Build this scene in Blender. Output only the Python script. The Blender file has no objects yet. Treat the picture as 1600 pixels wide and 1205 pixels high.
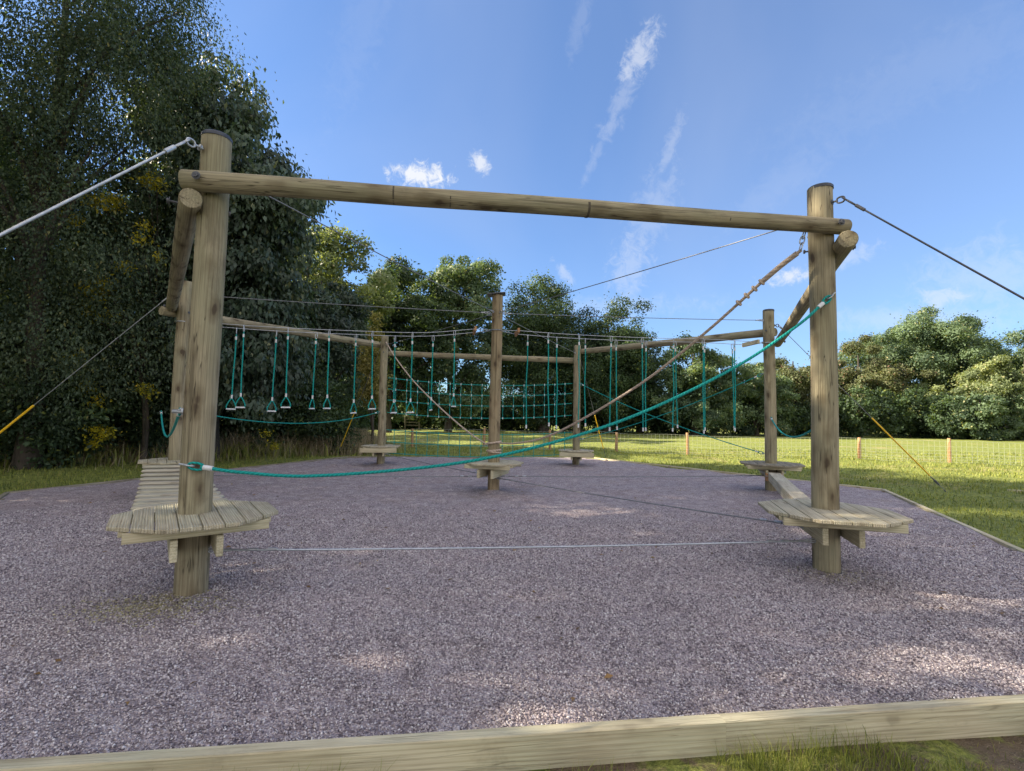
import bpy, math, random
import numpy as np
from mathutils import Vector, Matrix
R_ = math.radians
sc = bpy.context.scene
col = sc.collection
# ------------------------------------------------------------------ camera
FPX, TILT, ROLL, EYE = 761.8, 0.05897, 0.01569, 1.5
ct, st = math.cos(TILT), math.sin(TILT)
RX = Vector((1, 0, 0)); FW = Vector((0, ct, st)); UP = Vector((0, -st, ct))
cr, sr = math.cos(ROLL), math.sin(ROLL)
R2 = RX * cr + UP * sr; U2 = -RX * sr + UP * cr
cd = bpy.data.cameras.new('camera'); cam = bpy.data.objects.new('camera', cd); col.objects.link(cam)
cd.sensor_width = 36; cd.lens = FPX / 1600 * 36; cd.clip_start = 0.05; cd.clip_end = 2000
m = Matrix.Identity(4)
for i in range(3):
    m[i][0] = R2[i]; m[i][1] = U2[i]; m[i][2] = -FW[i]
m[2][3] = EYE
cam.matrix_world = m
sc.camera = cam
def pray(px, py): return FW * FPX + R2 * (px - 800) + U2 * (602.5 - py)
def at(px, py, Y):
    d = pray(px, py); return Vector((0, 0, EYE)) + d * (Y / d.y)
# ------------------------------------------------------------------ light, exposure
SUN_AZ, SUN_EL = R_(-87), R_(32)          # azimuth from +Y, clockwise
sdir = Vector((math.sin(SUN_AZ) * math.cos(SUN_EL), math.cos(SUN_AZ) * math.cos(SUN_EL), math.sin(SUN_EL)))
sl = bpy.data.lights.new('sun', 'SUN'); so = bpy.data.objects.new('sun', sl); col.objects.link(so)
sl.energy = 5.0; sl.angle = R_(0.5); sl.color = (1.0, 0.86, 0.66)
so.rotation_euler = sdir.to_track_quat('Z', 'Y').to_euler(); so.location = (-30, 0, 30)
sc.view_settings.view_transform = 'Standard'; sc.view_settings.look = 'None'
sc.view_settings.exposure = 1.72; sc.view_settings.gamma = 1.0
w = bpy.data.worlds.new('World'); sc.world = w; w.use_nodes = True
nt = w.node_tree; nt.nodes.clear()
class NB:
    def __init__(s, nt): s.nt = nt
    def n(s, typ, ins=None, **kw):
        nd = s.nt.nodes.new(typ)
        for k, v in kw.items(): setattr(nd, k, v)
        if ins:
            for k, v in ins.items(): s.set(nd.inputs[k], v)
        return nd
    def set(s, sock, v):
        if isinstance(v, bpy.types.NodeSocket): s.nt.links.new(v, sock)
        elif isinstance(v, bpy.types.Node): s.nt.links.new(v.outputs[0], sock)
        else: sock.default_value = v
    def m(s, op, a, b=0.0, c=0.0, clamp=False):
        nd = s.n('ShaderNodeMath', {0: a, 1: b, 2: c}, operation=op); nd.use_clamp = clamp; return nd.outputs[0]
    def vm(s, op, a, b=(0, 0, 0)):
        nd = s.n('ShaderNodeVectorMath', {0: a, 1: b}, operation=op)
        return nd.outputs[1] if op in ('DOT_PRODUCT', 'LENGTH') else nd.outputs[0]
    def mix(s, f, a, b, mode='MIX'):
        nd = s.nt.nodes.new('ShaderNodeMix'); nd.data_type = 'RGBA'; nd.blend_type = mode
        s.set(nd.inputs[0], f); s.set(nd.inputs[6], a); s.set(nd.inputs[7], b); return nd.outputs[2]
    def ramp(s, f, stops):
        nd = s.nt.nodes.new('ShaderNodeValToRGB'); s.set(nd.inputs[0], f); e = nd.color_ramp.elements
        while len(e) < len(stops): e.new(0.5)
        for i, (p, c) in enumerate(stops):
            e[i].position = p; e[i].color = (*c, 1) if len(c) == 3 else c
        return nd.outputs[0]
    def noise(s, v, scale, detail=3, rough=0.55, dist=0.0):
        nd = s.n('ShaderNodeTexNoise', {'Vector': v, 'Scale': scale, 'Detail': detail, 'Roughness': rough, 'Distortion': dist}); return nd.outputs[0]
    def smooth(s, v, a, b):
        nd = s.n('ShaderNodeMapRange', {0: v, 1: a, 2: b, 3: 0.0, 4: 1.0}, interpolation_type='SMOOTHSTEP'); return nd.outputs[0]
b = NB(nt)
sky = b.n('ShaderNodeTexSky', sky_type='NISHITA'); sky.sun_disc = False; sky.sun_elevation = SUN_EL; sky.sun_rotation = SUN_AZ
sky.altitude = 100; sky.air_density = 1.0; sky.dust_density = 0.6; sky.ozone_density = 1.6
tc = b.n('ShaderNodeTexCoord'); D = tc.outputs['Generated']
nz1 = b.noise(D, 9.0, 6, 0.62, 0.6); nz2 = b.noise(D, 52.0, 9, 0.68, 0.6)
clouds = None
# (px, py, half length, half width, tilt deg, strength, softness)
for (px, py, L, W, ang, stg, n2) in [
        (660, 274, 46, 20, 4, 1.0, 1.0), (752, 258, 22, 17, -50, 0.75, 1.0),
        (1000, 85, 46, 24, 58, 0.5, 1.0), (965, 170, 75, 16, 62, 0.2, 1.0), (928, 250, 50, 8, 66, 0.14, 1.0),
        (1045, 235, 60, 14, 75, 0.2, 1.0), (1018, 330, 80, 34, 72, 0.18, 1.0), (985, 420, 70, 32, 80, 0.26, 1.0),
        (880, 425, 24, 8, -45, 0.35, 1.0), (1235, 432, 42, 13, 4, 0.75, 1.0), (1325, 400, 45, 16, 20, 0.28, 1.0),
        (1475, 463, 44, 17, 8, 0.45, 1.0), (1220, 290, 120, 30, 35, 0.07, 0.8), (1420, 130, 260, 60, 12, 0.05, .8),
        (1540, 430, 120, 60, 10, 0.22, .8), (560, 60, 160, 40, 60, 0.05, .8), (905, 40, 60, 14, 75, 0.09, 1), (1420, 500, 170, 26, -6, 0.25, .7),
        (960, 478, 150, 18, 0, 0.18, .8)]:
    c = pray(px, py).normalized(); a = R_(ang)
    dx = (pray(px + 10 * math.cos(a), py - 10 * math.sin(a)).normalized() - c); dy = (pray(px + 10 * math.sin(a), py + 10 * math.cos(a)).normalized() - c)
    t1 = dx.normalized() / (dx.length / 10 * L); t2 = dy.normalized() / (dy.length / 10 * W)
    rel = b.vm('SUBTRACT', D, tuple(c))
    u = b.vm('DOT_PRODUCT', rel, tuple(t1)); v = b.vm('DOT_PRODUCT', rel, tuple(t2))
    r2 = b.m('SQRT', b.m('ADD', b.m('MULTIPLY', u, u), b.m('MULTIPLY', v, v)))
    edge = b.m('ADD', r2, b.m('MULTIPLY', b.m('SUBTRACT', nz2, 0.5), 3.2 * n2))
    edge = b.m('ADD', edge, b.m('MULTIPLY', b.m('SUBTRACT', nz1, 0.5), 1.6 * n2))
    msk = b.m('MULTIPLY', b.m('SUBTRACT', 1.0, b.smooth(edge, 0.1, 1.25)), stg)
    msk = b.m('MULTIPLY', msk, b.m('SUBTRACT', 1.0, b.smooth(r2, 1.3, 2.2)))
    front = b.m('GREATER_THAN', b.vm('DOT_PRODUCT', D, tuple(c)), 0.2)
    msk = b.m('MULTIPLY', msk, front)
    clouds = msk if clouds is None else b.m('MAXIMUM', clouds, msk)
veil = b.m('MULTIPLY', b.smooth(b.noise(D, 2.0, 4, 0.5, 0.5), 0.40, 0.8), 0.10)
clouds = b.m('ADD', clouds, veil, clamp=True)
tint = b.mix(1.0, sky, (0.38, 0.55, 0.745, 1), 'MULTIPLY')
tint = b.mix(0.22, tint, (1.05, 1.5, 2.55, 1))
hz = b.m('MULTIPLY', b.smooth(b.vm('DOT_PRODUCT', D, (0.75, 0.62, -0.25)), 0.45, 1.0), 0.30)
tint = b.mix(hz, tint, (1.6, 1.98, 2.8, 1))
skyc = b.mix(clouds, tint, (2.75, 2.85, 3.05, 1))
# unseen broken cloud, added as warm-white fill light behind the viewer and overhead
back = b.smooth(b.vm('DOT_PRODUCT', D, (0.0, -0.93, 0.36)), -0.05, 0.42)
brk = b.smooth(b.noise(D, 3.1, 6, 0.6, 0.4), 0.38, 0.56)
skyc = b.mix(b.m('MULTIPLY', back, brk), skyc, (5.3, 4.85, 4.4, 1))
bg = b.n('ShaderNodeBackground', {0: skyc, 1: 0.10}); wo = b.n('ShaderNodeOutputWorld', {0: bg})
SKYBG = bg
# ------------------------------------------------------------------ scene helpers
def tag(o, label=None, cat=None, group=None, kind=None):
    if label: o['label'] = label
    if cat: o['category'] = cat
    if group: o['group'] = group
    if kind: o['kind'] = kind
    return o
def empty(name, loc, label, cat, group=None, rz=0.0):
    o = bpy.data.objects.new(name, None); col.objects.link(o); o.location = loc; o.rotation_euler.z = rz
    o.empty_display_size = 0.2
    return tag(o, label, cat, group)
def wl(o):
    v = Vector((0, 0, 0))
    while o is not None: v += Vector(o.location); o = o.parent
    return v
def copy_tree(o, parent=None):
    c = o.copy(); col.objects.link(c)
    if parent is not None: c.parent = parent
    for ch in list(o.children): copy_tree(ch, c)
    return c
rnd = random.Random(7)
class MB:
    """collects shapes in world coordinates; build() links them as one mesh object"""
    def __init__(s): s.v = []; s.f = []; s.w = []; s.sm = []
    def add(s, verts, faces, wc=None, smooth=False):
        o = len(s.v); s.v += [tuple(p) for p in verts]; s.w += [tuple(p) for p in (wc or verts)]
        s.f += [tuple(i + o for i in f) for f in faces]; s.sm += [smooth] * len(faces); return s
    def tube(s, pts, r, n=8, caps=True, smooth=True, off=None, wob=0.0):
        pts = [Vector(p) for p in pts]; N = len(pts); rr = r if isinstance(r, (list, tuple)) else [r] * N
        t0 = (pts[1] - pts[0]).normalized(); a = Vector((0, 0, 1)) if abs(t0.z) < 0.9 else Vector((1, 0, 0))
        x = t0.cross(a).normalized(); L = 0.0; V = []; W = []
        off = off if off is not None else (rnd.random() * 9, rnd.random() * 9, rnd.random() * 9)
        for i, p in enumerate(pts):
            t = (pts[min(i + 1, N - 1)] - pts[max(i - 1, 0)]).normalized()
            x = (x - t * x.dot(t)).normalized(); y = t.cross(x)
            if i: L += (p - pts[i - 1]).length
            for k in range(n):
                an = 2 * math.pi * k / n; q = rr[i]
                if wob: q *= 1 + wob * math.sin(3 * an + off[0]) * math.sin(L * 1.3 + off[1]) + wob * .6 * math.sin(5 * an + L * 4 + off[2])
                V.append(p + x * (q * math.cos(an)) + y * (q * math.sin(an)))
                W.append((q * math.cos(an) + off[0], q * math.sin(an) + off[1], L + off[2]))
        F = [(i * n + k, i * n + (k + 1) % n, (i + 1) * n + (k + 1) % n, (i + 1) * n + k) for i in range(N - 1) for k in range(n)]
        s.add(V, F, W, smooth)
        if caps:
            s.add(V[:n], [tuple(range(n - 1, -1, -1))], W[:n]); s.add(V[-n:], [tuple(range(n))], W[-n:])
        return s
    def loop(s, pts, r, n=6):
        pts = [Vector(p) for p in pts]; N = len(pts)
        nrm = (pts[1] - pts[0]).cross(pts[N // 3] - pts[0]).normalized(); V = []
        for i, p in enumerate(pts):
            t = (pts[(i + 1) % N] - pts[i - 1]).normalized(); x = nrm; y = t.cross(x)
            for k in range(n):
                an = 2 * math.pi * k / n; V.append(p + x * (r * math.cos(an)) + y * (r * math.sin(an)))
        F = [(i * n + k, i * n + (k + 1) % n, ((i + 1) % N) * n + (k + 1) % n, ((i + 1) % N) * n + k) for i in range(N) for k in range(n)]
        return s.add(V, F, None, True)
    def ring(s, c, ax, up, a, bb, r, n=6, N=18):
        """oval link: centre c, long axis 'ax' half a, short axis 'up' half bb"""
        c = Vector(c); ax = Vector(ax).normalized(); up = Vector(up); up = (up - ax * up.dot(ax)).normalized()
        P = []
        for i in range(N):
            t = 2 * math.pi * i / N; cx, sx = math.cos(t), math.sin(t)
            P.append(c + ax * (a * math.copysign(abs(cx) ** 0.8, cx)) + up * (bb * math.copysign(abs(sx) ** 0.8, sx)))
        return s.loop(P, r, n)
    def box(s, c, ex, ey, ez, sx, sy, sz, ch=0.003, off=None):
        """chamfered box; ez is the long (grain) axis, ex the width"""
        c = Vector(c); E = [Vector(e).normalized() for e in (ex, ey, ez)]; h = [sx / 2, sy / 2, sz / 2]
        off = off or (0, rnd.random() * 20, rnd.random() * 20); V = []; W = []; idx = {}
        for a in (-1, 1):
            for b_ in (-1, 1):
                for d in (-1, 1):
                    for k in range(3):
                        q = [a * h[0], b_ * h[1], d * h[2]]
                        for j in range(3):
                            if j != k: q[j] -= math.copysign(ch, q[j])
                        idx[(a, b_, d, k)] = len(V)
                        V.append(c + E[0] * q[0] + E[1] * q[1] + E[2] * q[2]); W.append((q[0] + off[0], q[1] + off[1], q[2] + off[2]))
        F = []
        for k in range(3):
            o1, o2 = (k + 1) % 3, (k + 2) % 3
            for sg in (-1, 1):
                f = []
                for (u, v) in ((-1, -1), (1, -1), (1, 1), (-1, 1)):
                    t = [0, 0, 0]; t[k] = sg; t[o1] = u; t[o2] = v; f.append(idx[(*t, k)])
                F.append(tuple(f if sg > 0 else f[::-1]))
            for u in (-1, 1):
                for v in (-1, 1):
                    f = []
                    for (sg, kk) in ((-1, o1), (1, o1), (1, o2), (-1, o2)):
                        t = [0, 0, 0]; t[k] = sg; t[o1] = u; t[o2] = v; f.append(idx[(*t, kk)])
                    F.append(tuple(f if u * v < 0 else f[::-1]))
        for a in (-1, 1):
            for b_ in (-1, 1):
                for d in (-1, 1):
                    f = [idx[(a, b_, d, 0)], idx[(a, b_, d, 1)], idx[(a, b_, d, 2)]]
                    F.append(tuple(f if a * b_ * d > 0 else f[::-1]))
        return s.add(V, F, W)
    def prism(s, poly, z0, z1, wcf):
        n = len(poly); V = [(x, y, z0) for x, y in poly] + [(x, y, z1) for x, y in poly]
        F = [tuple(range(n - 1, -1, -1)), tuple(range(n, 2 * n))] + [(i, (i + 1) % n, n + (i + 1) % n, n + i) for i in range(n)]
        return s.add(V, F, [wcf(p) for p in V])
    def build(s, name, mat, parent=None):
        me = bpy.data.meshes.new(name)
        o0 = wl(parent) if parent is not None else Vector((0, 0, 0))
        me.from_pydata([(p[0] - o0.x, p[1] - o0.y, p[2] - o0.z) for p in s.v], [], s.f)
        me.polygons.foreach_set('use_smooth', s.sm)
        at_ = me.attributes.new('wc', 'FLOAT_VECTOR', 'POINT'); at_.data.foreach_set('vector', np.array(s.w, dtype=np.float32).ravel())
        me.materials.append(mat); me.update()
        o = bpy.data.objects.new(name, me); col.objects.link(o); o.parent = parent
        return o
def top_build(mb, name, mat, base, label, cat, group=None, kind=None):
    """a thing that is a single mesh, its origin at base"""
    me_o = mb.build(name, mat, None); base = Vector(base)
    me_o.data.transform(Matrix.Translation(-base)); me_o.location = base
    return tag(me_o, label, cat, group, kind)
def npmesh(name, V, F, mat, parent=None, attr=None, smooth=False, base=None):
    """numpy mesh, F (n,k)"""
    me = bpy.data.meshes.new(name); V = np.asarray(V, dtype=np.float32)
    if base is not None: V = V - np.asarray(base, dtype=np.float32)
    k = F.shape[1]; me.vertices.add(len(V)); me.vertices.foreach_set('co', V.ravel())
    me.loops.add(F.size); me.loops.foreach_set('vertex_index', F.astype(np.int32).ravel())
    me.polygons.add(len(F)); me.polygons.foreach_set('loop_start', np.arange(0, F.size, k, dtype=np.int32))
    try: me.polygons.foreach_set('loop_total', np.full(len(F), k, dtype=np.int32))
    except Exception: pass
    if smooth: me.polygons.foreach_set('use_smooth', np.ones(len(F), dtype=bool))
    me.update(calc_edges=True)
    if attr is not None:
        a = me.attributes.new('rv', 'FLOAT', 'POINT'); a.data.foreach_set('value', np.asarray(attr, dtype=np.float32))
    me.materials.append(mat)
    o = bpy.data.objects.new(name, me); col.objects.link(o)
    if parent is not None: o.parent = parent
    return o
def sag(a, b_, d, n=24):
    a, b_ = Vector(a), Vector(b_)
    return [a.lerp(b_, i / n) - Vector((0, 0, d * 4 * (i / n) * (1 - i / n))) for i in range(n + 1)]
def spline(keys, n=10):
    """Catmull-Rom through 3D keys"""
    K = [Vector(k) for k in keys]; K = [K[0] * 2 - K[1]] + K + [K[-1] * 2 - K[-2]]; P = []
    for i in range(1, len(K) - 2):
        p0, p1, p2, p3 = K[i - 1:i + 3]
        for j in range(n):
            t = j / n
            P.append(0.5 * ((2 * p1) + (p2 - p0) * t + (2 * p0 - 5 * p1 + 4 * p2 - p3) * t * t + (3 * p1 - p0 - 3 * p2 + p3) * t ** 3))
    P.append(K[-2]); return P
def vn(x, y, scale, seed=0):
    """2D value noise 0..1"""
    x = np.asarray(x, dtype=np.float64) * scale + seed * 17.3; y = np.asarray(y, dtype=np.float64) * scale + seed * 9.1
    xi = np.floor(x); yi = np.floor(y); fx = x - xi; fy = y - yi; fx = fx * fx * (3 - 2 * fx); fy = fy * fy * (3 - 2 * fy)
    def h(a, c): q = np.sin(a * 127.1 + c * 311.7 + seed * 3.7) * 43758.5453; return q - np.floor(q)
    return (h(xi, yi) * (1 - fx) + h(xi + 1, yi) * fx) * (1 - fy) + (h(xi, yi + 1) * (1 - fx) + h(xi + 1, yi + 1) * fx) * fy
# ------------------------------------------------------------------ materials
def newmat(name):
    mt = bpy.data.materials.new(name); mt.use_nodes = True; mt.node_tree.nodes.clear(); return mt, NB(mt.node_tree)
def finish(mt, nb, colr, rough=0.8, bump=None, bstr=0.4, bdist=0.01, metal=0.0, spec=0.5, normal_in=None):
    p = nb.n('ShaderNodeBsdfPrincipled', {'Base Color': colr, 'Roughness': rough, 'Metallic': metal, 'Specular IOR Level': spec})
    if bump is not None:
        bp = nb.n('ShaderNodeBump', {'Height': bump, 'Strength': bstr, 'Distance': bdist}); nb.set(p.inputs['Normal'], bp.outputs[0])
    nb.n('ShaderNodeOutputMaterial', {0: p}); return mt
def wood(name, light, dark, green, knots=1.0, groove=False, end=None):
    mt, nb = newmat(name)
    wc = nb.n('ShaderNodeAttribute', attribute_name='wc').outputs['Vector']
    s1 = nb.vm('MULTIPLY', wc, (38, 38, 1.5)); s2 = nb.vm('MULTIPLY', wc, (3.2, 3.2, 1.1)); s3 = nb.vm('MULTIPLY', wc, (110, 110, 2.6))
    n1 = nb.noise(s1, 1.0, 5, 0.6, 0.5); n2 = nb.noise(s2, 1.0, 3, 0.5, 0.2); n3 = nb.noise(s3, 1.0, 2, 0.6)
    g = nb.m('ADD', nb.m('MULTIPLY', n1, 0.6), nb.m('MULTIPLY', n2, 0.55))
    c = nb.ramp(g, [(0.36, dark), (0.5, [(a + d) / 2 for a, d in zip(light, dark)]), (0.68, light)])
    c = nb.mix(nb.m('MULTIPLY', nb.smooth(nb.noise(nb.vm('MULTIPLY', wc, (2.0, 2.0, 0.9)), 1.3, 3, 0.6), 0.42, 0.68), 0.55), c, (*green, 1))
    wv = nb.n('ShaderNodeTexWave', {'Vector': nb.vm('MULTIPLY', wc, (9, 9, 0.5)), 'Scale': 1.6, 'Distortion': 5.0, 'Detail': 3.0, 'Detail Scale': 1.2, 'Detail Roughness': 0.55}, wave_type='BANDS', bands_direction='X').outputs[1]
    c = nb.mix(nb.m('MULTIPLY', nb.smooth(wv, 0.55, 0.95), 0.34 if knots < .9 else .22), c, (dark[0] * .85, dark[1] * .78, dark[2] * .7, 1))
    blot = nb.smooth(nb.noise(nb.vm('MULTIPLY', wc, (5.0, 5.0, 2.4)), 1.0, 5, 0.7, .6), 0.50, 0.72)
    c = nb.mix(nb.m('MULTIPLY', blot, 0.42 if not groove else .25), c, (dark[0] * .72, dark[1] * .72, dark[2] * .78, 1))
    crack = nb.smooth(nb.noise(nb.vm('MULTIPLY', wc, (22, 22, 0.5)), 1.0, 2, 0.5, 0.1), 0.63, 0.665)
    rid = nb.m('ABSOLUTE', nb.m('SUBTRACT', nb.noise(nb.vm('MULTIPLY', wc, (17, 17, 0.75)), 1.0, 3, 0.5, 0.15), 0.5))
    chk = nb.m('MULTIPLY', nb.m('SUBTRACT', 1.0, nb.smooth(rid, 0.002, 0.013)), nb.smooth(nb.noise(nb.vm('MULTIPLY', wc, (6, 6, 1.6)), 1.0, 2, .5), .46, .56))
    crack = nb.m('MULTIPLY', nb.m('MAXIMUM', nb.m('MULTIPLY', crack, .6), chk), min(1.0, knots * 1.1))
    vor = nb.n('ShaderNodeTexVoronoi', {'Vector': nb.vm('MULTIPLY', nb.vm('ADD', wc, nb.vm('MULTIPLY', nb.n('ShaderNodeTexNoise', {'Vector': wc, 'Scale': 8.0}).outputs[1], (.05, .05, .1))), (6.5, 6.5, 3.0)), 'Scale': 1.0})
    kn = nb.m('MULTIPLY', nb.m('SUBTRACT', 1.0, nb.smooth(vor.outputs[0], 0.09, 0.20)), knots)
    halo = nb.m('MULTIPLY', nb.m('SUBTRACT', 1.0, nb.smooth(vor.outputs[0], 0.14, 0.5)), 0.7 * knots)
    c = nb.mix(halo, c, (dark[0] * .8, dark[1] * .75, dark[2] * .7, 1))
    c = nb.mix(nb.m('MULTIPLY', kn, 0.8), c, (0.06, 0.04, 0.028, 1))
    c = nb.mix(nb.m('MULTIPLY', crack, 0.8), c, (0.04, 0.032, 0.022, 1))
    c = nb.mix(nb.m('MULTIPLY', nb.smooth(n3, 0.42, 0.7), 0.42), c, (dark[0] * .5, dark[1] * .5, dark[2] * .5, 1))
    h = nb.m('SUBTRACT', nb.m('ADD', nb.m('MULTIPLY', n1, 0.5), nb.m('MULTIPLY', n3, 0.3)), nb.m('MULTIPLY', crack, 0.9))
    if groove:
        sx = nb.n('ShaderNodeSeparateXYZ', {0: wc}).outputs[0]
        gr = nb.m('SINE', nb.m('MULTIPLY', sx, 2 * math.pi / 0.0165))
        h = nb.m('ADD', h, nb.m('MULTIPLY', gr, 0.55))
        c = nb.mix(nb.m('MULTIPLY', nb.smooth(gr, 0.1, -0.9), 0.35), c, (dark[0] * .5, dark[1] * .5, dark[2] * .5, 1))
    return finish(mt, nb, c, 0.82, h, 0.55, 0.006, spec=0.25)
def plain(name, c, rough=0.5, metal=0.0, var=0.15, scale=30, bstr=0.1, spec=.5):
    mt, nb = newmat(name); oc = nb.n('ShaderNodeTexCoord').outputs['Object']
    n = nb.noise(oc, scale, 4, 0.6)
    cc = nb.mix(nb.smooth(n, 0.3, 0.7), tuple(x * (1 - var) for x in c) + (1,), tuple(min(1, x * (1 + var)) for x in c) + (1,))
    return finish(mt, nb, cc, rough, n, bstr, 0.002, metal, spec)
def rope_mat(name, c1, c2, period=0.03):
    mt, nb = newmat(name); wc = nb.n('ShaderNodeAttribute', attribute_name='wc').outputs['Vector']
    tw = nb.n('ShaderNodeTexWave', {'Vector': nb.vm('MULTIPLY', wc, (1.0, 1.0, 1.0)), 'Scale': 0.35 / period, 'Distortion': 0.0}, wave_type='BANDS', bands_direction='DIAGONAL').outputs[1]
    n = nb.noise(nb.vm('MULTIPLY', wc, (1, 1, .3)), 60, 3, 0.6)
    c = nb.mix(nb.m('MULTIPLY', tw, 0.6), (*c1, 1), (*c2, 1)); c = nb.mix(nb.m('MULTIPLY', nb.smooth(n, .4, .8), .4), c, tuple(x * .55 for x in c1) + (1,))
    return finish(mt, nb, c, 0.75, tw, 0.8, 0.004, spec=.3)
LOG = wood('log_wood', (0.38, 0.335, 0.225), (0.175, 0.145, 0.092), (0.265, 0.26, 0.165), 1.0)
LOGW = wood('log_wood_warm', (0.36, 0.29, 0.18), (0.19, 0.145, 0.088), (0.27, 0.235, 0.145), 1.0)
DECK = wood('deck_wood', (0.66, 0.605, 0.45), (0.37, 0.32, 0.22), (0.46, 0.47, 0.34), 0.4, groove=True)
BOARD = wood('board_wood', (0.64, 0.585, 0.41), (0.40, 0.345, 0.22), (0.50, 0.50, 0.35), 0.35)
OLDBOARD = wood('old_board_wood', (0.33, 0.29, 0.22), (0.19, 0.165, 0.12), (0.26, 0.26, 0.19), 0.5)
SLAT = wood('slat_wood', (0.55, 0.51, 0.40), (0.36, 0.32, 0.24), (0.45, 0.46, 0.35), 0.3)
STAKE = wood('stake_wood', (0.48, 0.28, 0.15), (0.28, 0.155, 0.08), (0.40, 0.25, 0.13), 0.4)
STEEL = plain('galvanised_steel', (0.45, 0.48, 0.52), 0.45, 0.8)
DSTEEL = plain('dark_steel', (0.10, 0.105, 0.12), 0.6, 0.3)
WIRE = plain('wire_grey', (0.20, 0.21, 0.23), 0.6, 0.3)
CAP = plain('cap_plastic', (0.035, 0.042, 0.06), 0.5)
MARK = plain('strap_stain', (0.08, 0.068, 0.05), 0.9)
COLLAR = plain('green_collar', (0.015, 0.05, 0.04), 0.6)
WHITE = plain('white_sleeve', (0.62, 0.64, 0.66), 0.5)
YELLOW = plain('yellow_sleeve', (0.85, 0.52, 0.02), 0.4)
TEAL = rope_mat('teal_rope', (0.0, 0.22, 0.20), (0.02, 0.42, 0.39), 0.02)
HEMP = rope_mat('hemp_rope', (0.42, 0.335, 0.265), (0.60, 0.50, 0.41), 0.04)
FWIRE = plain('fence_wire', (0.50, 0.54, 0.43), 0.5, 0.2)
BARK = None
def bark_mat():
    mt, nb = newmat('bark'); oc = nb.n('ShaderNodeTexCoord').outputs['Object']
    n = nb.noise(nb.vm('MULTIPLY', oc, (6, 6, 1.2)), 1.5, 5, 0.65)
    return finish(mt, nb, nb.ramp(n, [(0.3, (0.02, 0.017, 0.013)), (0.7, (0.085, 0.07, 0.055))]), 0.9, n, 0.8, 0.03)
BARK = bark_mat()
def leaf_mat(name, dark, light, odd=None, trans=0.35, gloss=0.25):
    mt, nb = newmat(name); rv = nb.n('ShaderNodeAttribute', attribute_name='rv').outputs['Fac']
    stops = [(0.0, dark), (0.85, light)]
    if odd: stops = [(0.0, dark), (0.82, light), (0.93, odd)]
    c = nb.ramp(rv, stops)
    d = nb.n('ShaderNodeBsdfPrincipled', {'Base Color': c, 'Roughness': 0.5, 'Specular IOR Level': gloss})
    tcol = nb.mix(1.0, c, (1.5, 1.45, 0.45, 1), 'MULTIPLY')
    t = nb.n('ShaderNodeBsdfTranslucent', {'Color': tcol})
    mx = nb.n('ShaderNodeMixShader', {0: trans, 1: d.outputs[0], 2: t.outputs[0]}); nb.n('ShaderNodeOutputMaterial', {0: mx}); return mt
L_DARK = leaf_mat('leaf_dark', (0.020, 0.037, 0.023), (0.089, 0.142, 0.070), (0.200, 0.232, 0.062))
L_CHEST = leaf_mat('leaf_chestnut', (0.025, 0.044, 0.033), (0.094, 0.143, 0.097), (0.163, 0.179, 0.086), 0.3, 0.5)
L_WILLOW = leaf_mat('leaf_fine', (0.036, 0.064, 0.046), (0.121, 0.166, 0.099), (0.216, 0.213, 0.084), 0.42)
L_MID = leaf_mat('leaf_mid', (0.033, 0.063, 0.041), (0.178, 0.253, 0.141), (0.297, 0.297, 0.147), 0.35)
L_LIGHT = leaf_mat('leaf_light', (0.074, 0.110, 0.059), (0.283, 0.333, 0.163), (0.403, 0.373, 0.203), 0.4)
L_GOLD = leaf_mat('leaf_gold', (0.16, 0.16, 0.05), (0.36, 0.32, 0.13), (0.42, 0.36, 0.16), 0.4)
L_GLOW = leaf_mat('leaf_backlit_glow', (0.156, 0.169, 0.030), (0.688, 0.587, 0.050), (0.750, 0.525, 0.060), 0.45)  # yellow colour stands in for sunlight glowing through leaves
L_RUST = leaf_mat('leaf_rust', (0.054, 0.065, 0.034), (0.147, 0.171, 0.080), (0.265, 0.174, 0.118), 0.3)
GRASSB = leaf_mat('grass_blade', (0.055, 0.090, 0.022), (0.325, 0.355, 0.085), (0.26, 0.24, 0.085), 0.3, 0.3)
DRYG = leaf_mat('dry_grass', (0.12, 0.10, 0.065), (0.36, 0.30, 0.20), (0.46, 0.40, 0.28), 0.2, 0.2)
def lawn_mat():
    mt, nb = newmat('lawn'); oc = nb.n('ShaderNodeTexCoord').outputs['Object']
    a = nb.noise(oc, 0.35, 4, 0.6); f = nb.noise(oc, 9.0, 5, 0.7, 0.5); g = nb.noise(oc, 45.0, 3, 0.7)
    g1 = nb.mix(nb.smooth(nb.m('ADD', nb.m('MULTIPLY', f, .6), nb.m('MULTIPLY', g, .4)), 0.35, 0.68), (0.085, 0.115, 0.030, 1), (0.34, 0.37, 0.09, 1))
    dry = nb.smooth(nb.m('ADD', a, nb.m('MULTIPLY', nb.m('SUBTRACT', f, .5), .5)), 0.56, 0.70)
    c = nb.mix(nb.m('MULTIPLY', dry, 0.75), g1, (0.34, 0.29, 0.135, 1))
    soil = nb.smooth(nb.noise(oc, 1.6, 5, 0.65), 0.60, 0.66)
    sy = nb.n('ShaderNodeSeparateXYZ', {0: oc}).outputs[1]
    near = nb.m('SUBTRACT', 1.0, nb.smooth(sy, 3.0, 5.0))
    soil2 = nb.m('MULTIPLY', nb.m('MAXIMUM', nb.smooth(nb.noise(oc, 2.4, 5, 0.65), 0.44, 0.56), soil), near)
    sc_ = nb.mix(g, (0.10, 0.075, 0.05, 1), (0.22, 0.17, 0.12, 1))
    c = nb.mix(soil2, c, sc_)
    h = nb.m('ADD', nb.m('MULTIPLY', f, 1.0), nb.m('MULTIPLY', g, 0.35))
    return finish(mt, nb, c, 0.9, h, 0.8, 0.08, spec=.2)
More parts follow.
